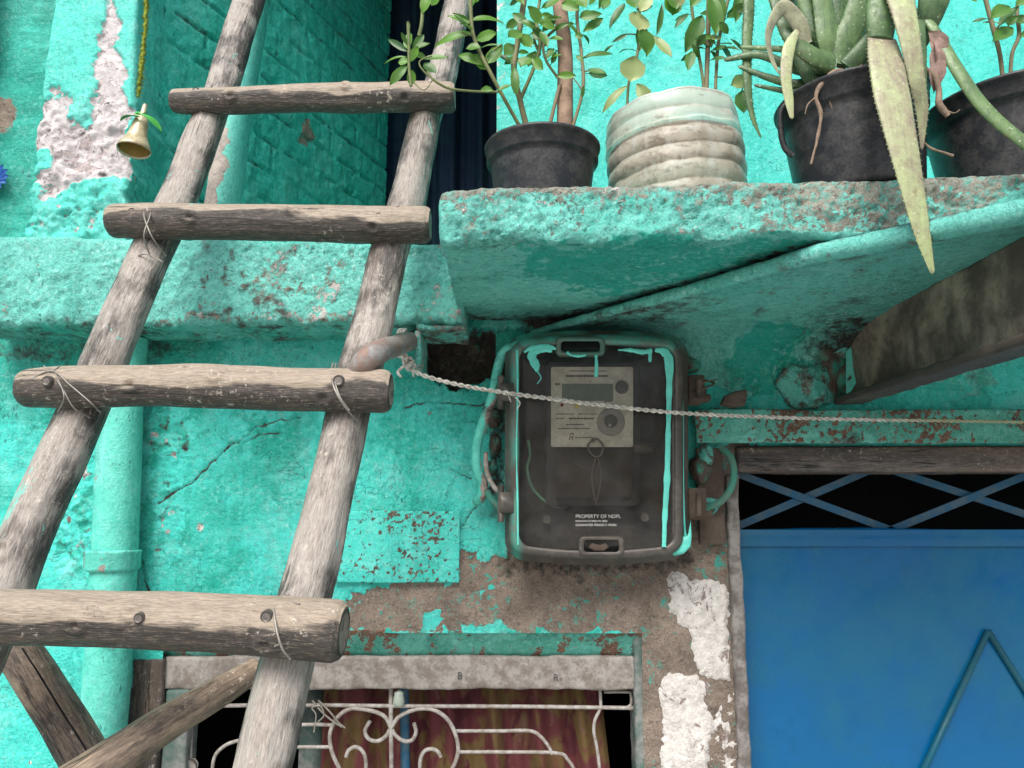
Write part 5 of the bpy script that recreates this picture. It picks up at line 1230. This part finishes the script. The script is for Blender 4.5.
def extra(name,stems,n,sz,mat,parent,ymax,seed):
    rs=random.Random(seed); mb=MB()
    for k in range(n):
        pts=catmull([U(*q) for q in rs.choice(stems)],30); i=rs.randrange(6,29); p=pts[i]; x,y=proj(p)
        if y>ymax: continue
        d=np.array([rs.choice((-1,1))*rs.uniform(.4,1),rs.uniform(-.8,.8),rs.uniform(-.35,.9)]); d/=np.linalg.norm(d); L_=sz*rs.uniform(.6,1.15)
        b=p+d*L_*.25; tube(mb,[p,b],.0007,seg=4,n=2,a=.5)
        leafmesh(mb,b,p+d*L_*1.2,L_*rs.uniform(.32,.5),np.array([rs.uniform(-.8,.8),-1,rs.uniform(-.4,.9)]),rs.uniform(.05,.35),tint=rs.uniform(.1,1),shape=rs.uniform(.45,.75))
    mb.build(name,M[mat],parent)
extra('foliage',STEMS[1:8],46,.030,'leaf',p1,75,5)
NS1=len(STEMS)
# pot 2 (cut corrugated bottle)
p2=thing('potted_plant','broad-leaved seedlings in a cut-down milky corrugated plastic jar','potted plant',(0,0,0)); p2['group']=PG; p2.location=(float(U(678,130,1.17)[0]),1.17,ST)
c=U(678,130,1.175); c[2]=ST
mb=MB(); pr=[];h=.165; r0=.1075
for z in np.linspace(0,h,110):
    k=z/h
    rr=r0*(.962+(.038 if k<.72 else .020)*abs(math.sin((z/h+.03)*math.pi/.172))**.7-.03*max(0,(k-.80)/.20)**2)
    pr.append((rr,z))
pr=[(.001,0.0)]+pr+[(r0*.955,h+.001),(r0*.945,h-.002),(r0*.93,h-.04)]
lathe(mb,c,pr,96,tilt=(.085,0),wob=.014)
V=np.concatenate(mb.V); V=V+vnoise(V,14,3,401)*.006; lz=(V[:,2]-ST)/h
th_=np.arctan2(V[:,1]-c[1],V[:,0]-c[0])
gro=np.abs(np.sin((lz+.03)*math.pi/.172))
mesh('pot',V,mb.F,M['milky'],p2,attrs=dict(tint=np.clip(.75-sstep(.60,.80,lz+fbm(V,12,3,402)*.2)*.72+.45*(1-sstep(.15,.5,gro)),0,1)))
mb=MB(); lathe(mb,c,[(r0*.92,h-.05),(r0*.5,h-.045),(.001,h-.045)],36,tilt=(.085,0)); mb.build('soil',M['soil'],p2)
mb=MB(); SY=1.19
for pts,w,a in (([(704,100,SY),(703,80,SY),(698,50,SY),(692,10,SY),(690,-20,SY)],3.4,.3),([(706,100,SY),(707,70,SY),(708,40,SY),(709,-20,SY)],5,.7),([(715,100,SY),(717,60,SY),(719,40,SY),(728,0,SY),(732,-20,SY)],3.5,.5),([(627,112,SY),(629,82,SY),(636,60,SY),(640,30,SY),(638,-10,SY)],3,.3),
   ([(640,35,SY),(628,34,SY),(622,38,SY)],1.6,.5),([(714,77,SY),(722,77,SY)],1.5,.3),([(740,96,SY),(744,84,SY)],1.5,.3),([(637,10,SY),(645,0,SY)],2,.4)): stem(mb,pts,w,a)
mb.build('stem',M['stem'],p2)
leaves('foliage',[(641,30,649,54,19,.3),(643,26,640,50,14,.5),(625,4,609,27,9,.8),(628,34,612,42,4,.9),(614,45,602,53,4,.9),(672,16,672,-8,17,.1),(676,10,668,-8,12,.2),(662,4,658,34,6,.7),(688,14,675,26,6,.7),(702,16,686,51,15,.6),(692,52,688,70,9,.5),
  (710,-6,718,32,16,.3),(716,-6,722,22,13,.4),(700,40,712,46,13,.6),(712,38,696,38,8,.6),(720,44,732,44,7,.6),(738,-8,737,20,10,.3),(745,-5,741,12,8,.5),(730,39,744,50,4,.8),(690,8,700,-8,9,.3),(728,34,720,22,7,.5),(630,-6,636,8,14,.3),(610,-8,600,6,10,.5),(742,92,744,110,15,.6),(700,2,694,-8,10,.5),(697,46,706,34,7,.7)],SY-.01,'leaf',p2,.02,.1)
leaves('pale_foliage',[(638,32,637,11,22,.1),(652,36,672,56,10,.9),(630,82,634,56,23,.1),(637,84,650,103,12,.6),(628,86,602,108,8,.8),(748,78,731,85,12,.2),(640,12,652,-6,12,.0),(676,4,684,-6,10,.1),(708,40,722,36,8,.4)],SY-.015,'leafpale',p2,.01)
extra('foliage',STEMS[NS1:NS1+4],40,.034,'leaf',p2,62,8)
NS2=len(STEMS)
# pot 3 aloe
p3=thing('potted_aloe','large aloe spilling long toothed leaves over its black pot and the slab edge','potted plant',(0,0,0)); p3['group']=PG; p3.location=(float(U(856,150,1.10)[0]),1.10,ST)
c=pot('p',857,140,1.11,.1075,.160,.82,p3,tilt=(.05,0),rimh=.035)
mb=MB(); wire(mb,[(789,100),(781,112),(781,132),(785,148),(793,156)],6,1.09,n=30,seg=10); mb.build('handle',M['plastic'],p3); mb=MB(); wire(mb,[(921,85),(927,92),(926,102),(920,106)],5,1.09,n=20,seg=10); mb.build('handle',M['plastic'],p3)
def aloe(pts,ws,th=.35,mat='aloe',parent=None,tint=0.3,teeth=True,up=(0,-1,0),name='leaf',n=48,tend=0.0,flip=1,channel=.5,round_end=False,label=None):
    Pw=[U(*q) for q in pts]; ws=list(ws); ws=list(np.interp(np.linspace(0,1,len(pts)),np.linspace(0,1,len(ws)),ws))
    if pts[-1][1]<-5 and not round_end:
        d=Pw[-1]-Pw[-2]; d=d/np.linalg.norm(d); Pw+=[Pw[-1]+d*.06,Pw[-1]+d*.12+np.array([0,-.01,-.004])]; ws+=[ws[-1]*.6,ws[-1]*.1]; n=int(n*1.3)
    P=catmull(Pw,n); W=np.interp(np.linspace(0,1,n),np.linspace(0,1,len(ws)),ws)*np.array([depth(p) for p in P])/F*.5
    if not round_end: W[-1]*=.3
    T,N,B=frames(P,up); V=[];A=[];m=14
    for i in range(n):
        for j in range(m):
            a=2*math.pi*j/m; ca,sa=math.cos(a),math.sin(a)
            w=W[i]; y=sa*th*w*(1.0 if sa<0 else channel)
            x=ca*w; V.append(P[i]+B[i]*x+N[i]*(-y*flip)+N[i]*(-flip)*0); 
            t=i/(n-1); A.append(tint+tend*t)
    F_=[(i*m+j,i*m+(j+1)%m,(i+1)*m+(j+1)%m,(i+1)*m+j) for i in range(n-1) for j in range(m)]
    F_.append(tuple(range(m))); F_.append(tuple((n-1)*m+j for j in range(m)))
    mb=MB(); mb.add(V,F_,a=np.array(A))
    if teeth:
        s=0; L_=np.concatenate([[0],np.cumsum(np.linalg.norm(np.diff(P,axis=0),axis=1))])
        for q in np.arange(.006,L_[-1]*.94,.0085):
            for sd in (-1,1):
                qq=q+random.uniform(-.0015,.0015)
                p=np.array([np.interp(qq,L_,P[:,k]) for k in range(3)]); i=min(n-1,np.searchsorted(L_,qq)); w=np.interp(qq,L_,W)
                b0=p+B[i]*sd*w*.94; tip=p+B[i]*sd*(w+.0022)+T[i]*.0012; h=T[i]*.0014; k=N[i]*.0007
                mb.add([b0-h,b0+h,b0+k,b0-k,tip],[(0,2,4),(2,1,4),(1,3,4),(3,0,4)],a=-.3)
    return mb.build(name,M[mat],parent,label=label)
AY=1.085
aloe([(838,64,AY+.01),(826,40,AY),(812,18,AY),(796,-20,AY)],[27,24,20,15],.4,parent=p3,tint=.5)
aloe([(836,64,AY+.03),(802,40,AY+.03),(788,10,AY+.03),(780,-30,AY+.03)],[27,25,20,14],.4,parent=p3,tint=.75)
aloe([(838,66,AY),(829,40,AY-.01),(824,12,AY-.01),(818,-30,AY-.01)],[26,27,23,19],.3,parent=p3,tint=.15,channel=-.3)
aloe([(840,66,AY-.005),(846,42,AY-.01),(856,15,AY-.015),(866,-30,AY-.02)],[26,29,26,21],.35,parent=p3,tint=.35,channel=-.2)
aloe([(842,64,AY+.02),(858,30,AY+.02),(872,-20,AY+.02)],[26,25,18],.4,parent=p3,tint=.7)
aloe([(834,66,AY-.01),(812,56,AY-.02),(790,36,AY-.02),(772,-8,AY-.01)],[22,21,18,12],.4,parent=p3,tint=.62)
aloe([(846,66,AY+.04),(838,30,AY+.05),(838,-30,AY+.05)],[24,24,18],.4,parent=p3,tint=.85)
aloe([(848,68,AY-.02),(862,52,AY-.03),(876,34,AY-.03),(894,14,AY-.02)],[22,20,16,9],.4,parent=p3,tint=.9,teeth=False)
aloe([(850,60,AY+.03),(858,45,AY+.03),(866,15,AY+.03),(876,-20,AY+.03)],[5,6,7,7],.5,parent=p3,tint=.9,teeth=False)
aloe([(845,64,AY+.0),(825,56,AY-.01),(790,50,AY-.01),(740,47,AY)],[16,12,8,4],.5,parent=p3,tint=.6,teeth=False)
aloe([(832,68,AY+.02),(800,70,AY+.03),(760,55,AY+.04),(724,60,AY+.05)],[14,12,9,5],.5,parent=p3,tint=.85,teeth=False,label='dark finger-like side leaf')
aloe([(830,72,AY+.03),(800,84,AY+.03),(770,78,AY+.04),(738,66,AY+.05)],[14,11,8,4],.5,parent=p3,tint=.8,teeth=False)
aloe([(826,76,AY+.03),(800,92,AY+.03),(780,90,AY+.04),(754,85,AY+.05)],[12,9,6,3],.5,parent=p3,tint=.85,teeth=False)
aloe([(790,40,AY+.02),(806,72,AY+.02),(815,96,AY+.02)],[14,16,6],.4,parent=p3,tint=.9,teeth=False)
aloe([(735,-40,AY+.05),(748,-5,AY+.05),(747,45,AY+.05),(748,90,AY+.05),(753,118,AY+.05),(761,138,AY+.05)],[13,12,10,8,5,2],.4,parent=p3,tint=.45,teeth=True)
aloe([(806,44,AY-.02),(800,25,AY-.03),(785,8,AY-.04),(774,18,AY-.045),(768,38,AY-.045),(773,62,AY-.04),(783,78,AY-.035)],[14,18,16,12,9,7,4],.22,'drypale',p3,0,False,label='dried leaf curling over')
aloe([(798,30,AY-.035),(789,48,AY-.04),(786,75,AY-.045),(789,100,AY-.045),(792,119,AY-.045)],[6,13,12,10,4],.25,'aloepale',p3,.5,False)
# hanging pair
aloe([(888,-40,1.0),(884,-10,.985),(881,18,.975),(880,40,.975)],[30,33,33,26],.45,parent=p3,tint=.45,teeth=False,round_end=True,label='stout leaf with a blunt rounded base')
aloe([(882,38,.975),(886,60,.955),(893,100,.935),(904,150,.925),(916,205,.925),(924,240,.930),(933,274,.94)],[29,37,39,32,23,16,5],.13,'aloepale',p3,.95,True,tend=-.95,n=80,label='long pale withered leaf hanging over the slab edge')
aloe([(886,-40,.98),(899,-5,.96),(909,35,.95),(917,80,.955),(922,110,.97),(922,150,.985)],[30,29,23,17,14,3],.2,'aloepale',p3,.2,True,tend=.6,n=70,label='pale toothed leaf crossing in front')
aloe([(946,-50,1.0),(936,-10,1.0),(929,20,1.01),(920,48,1.04)],[40,34,24,12],.3,parent=p3,tint=.85,teeth=False)
aloe([(918,20,.99),(918,50,.985),(920,90,.985),(921,125,.99)],[14,18,14,5],.3,parent=p3,tint=.75,teeth=False)
aloe([(918,10,1.02),(936,32,1.0),(956,68,.98),(984,108,.97),(1024,143,.96),(1070,175,.95)],[9,11,15,16,15,10],.5,parent=p3,tint=.25,teeth=False,n=60,label='long smooth leaf arching down to the right')
mb=MB()
for pts,w in (([(862,68),(850,73),(835,72),(822,84),(816,97),(821,115),(817,140),(811,164)],[8,7,6,5,4,4,3,2]),([(858,70),(868,88),(874,102),(872,118),(858,132)],[7,5,4,3]),([(922,68),(934,76),(939,90),(939,104),(948,116)],[7,7,6,7,5]),([(920,138),(930,148),(942,152),(953,156)],[3,3,2.5,4]),([(868,62),(880,80),(890,96)],[7,4,3]),([(842,72),(832,82),(829,98),(833,110)],[5,4,3,1.5]),([(864,72),(858,92),(862,108)],[4,3,1.5]),([(816,97),(808,104),(805,114)],[3,2,1.2]),([(948,112),(955,113),(960,110)],[3,2,1.5])):
    P=[U(x,y,1.035 if x<900 else .99) for x,y in pts]; tube(mb,P,[R(x,P[0]) for x in w],seg=10,n=len(P)*8,amp=.0016,sc=60,stretch=.6)
mb.build('root',M['dry'],p3)
mb=MB()
for k in range(5):
    leafmesh(mb,U(928+k*2,32+k*5,.99),U(950-k*3,50+k*9,.985),.022,(random.uniform(-.6,.6),-1,random.uniform(-.4,.4)),.3,shape=.7)
mb.build('dried_flower',M['dryflower'],p3)
mb=MB(); lathe(mb,np.array([c[0]-.03,c[1]-.01,ST+.14]),[(.03,0),(.035,.015),(.028,.03),(.018,.045),(.012,.06)],20,wob=.08); mb.build('crown',M['drypale'],p3)
# pot 4
p4=thing('potted_plant','large black nursery pot with a thin-stemmed shrub, rightmost on the slab','potted plant',(0,0,0)); p4['group']=PG; p4.location=(float(U(1014,130,1.13)[0]),1.13,ST)
pot('p',1014,130,1.13,.126,.160,.80,p4,tilt=(.03,0),rimh=.032)
mb=MB(); SY=1.12
for pts,w in (([(1004,90,SY),(1000,55,SY),(993,28,SY),(983,-10,SY)],4.5),([(1010,90,SY),(1012,55,SY),(1019,35,SY),(1017,10,SY),(1022,-15,SY)],4),([(994,30,SY),(1004,22,SY)],2),([(1018,40,SY),(1030,25,SY)],2.5)): stem(mb,pts,w,.6)
mb.build('stem',M['stem'],p4)
leaves('foliage',[(990,20,1012,3,14,.3),(992,42,1014,26,13,.5),(1006,24,1018,16,8,.5),(1014,18,1030,22,9,.6),(976,2,970,-6,6,.6),(1016,6,1030,-4,10,.3),(1005,20,1010,26,7,.6),(1020,36,1036,30,10,.5)],SY-.02,'leaf',p4,.02)

extra('foliage',STEMS[NS2:],9,.036,'leaf',p4,40,9)
# ---------------------------------------------------------------- ground, world, light, camera
P,Q=grid(-30,30,-30,30,3.0,0); V=P[:,[0,2,1]]; V[:,2]=0
g=mesh('ground',V,Q,M['ground'],None,smooth=False); tag(g,kind='structure')

sc=bpy.context.scene
w=bpy.data.worlds.new('World'); sc.world=w; w.use_nodes=True; nt=w.node_tree
sky=nt.nodes.new('ShaderNodeTexSky'); sky.sky_type='NISHITA'; sky.sun_disc=False
SE,SA=math.radians(50),math.radians(196)
sky.sun_elevation=SE; sky.sun_rotation=SA; sky.air_density=1.0; sky.dust_density=3.5; sky.ozone_density=.6
nt.links.new(sky.outputs[0],nt.nodes['Background'].inputs[0]); nt.nodes['Background'].inputs[1].default_value=.10
sl=bpy.data.lights.new('Sun','SUN'); sl.energy=3.3; sl.angle=math.radians(38); sl.color=(1,.97,.93)
so=bpy.data.objects.new('Sun',sl); C.objects.link(so)
dirv=Vector((math.sin(SA)*math.cos(SE),math.cos(SA)*math.cos(SE),math.sin(SE)))   # towards the sun (behind the camera)
sc.cycles.max_bounces=7; sc.cycles.diffuse_bounces=3; sc.cycles.glossy_bounces=2; sc.cycles.transparent_max_bounces=8
so.rotation_euler=dirv.to_track_quat('Z','Y').to_euler(); so.location=(0,-3,6)
cam=bpy.data.cameras.new('Camera'); cam.sensor_width=36; cam.lens=F/1024*36; cam.clip_start=.02; cam.clip_end=200
cam.dof.use_dof=False
co_=bpy.data.objects.new('Camera',cam); C.objects.link(co_); co_.location=(0,0,ZC); co_.rotation_euler=(math.radians(90)+PIT,0,0); sc.camera=co_
sc.view_settings.view_transform='Standard'; sc.view_settings.look='None'; sc.view_settings.exposure=.56; sc.view_settings.gamma=1
sc.render.resolution_x=1024; sc.render.resolution_y=768
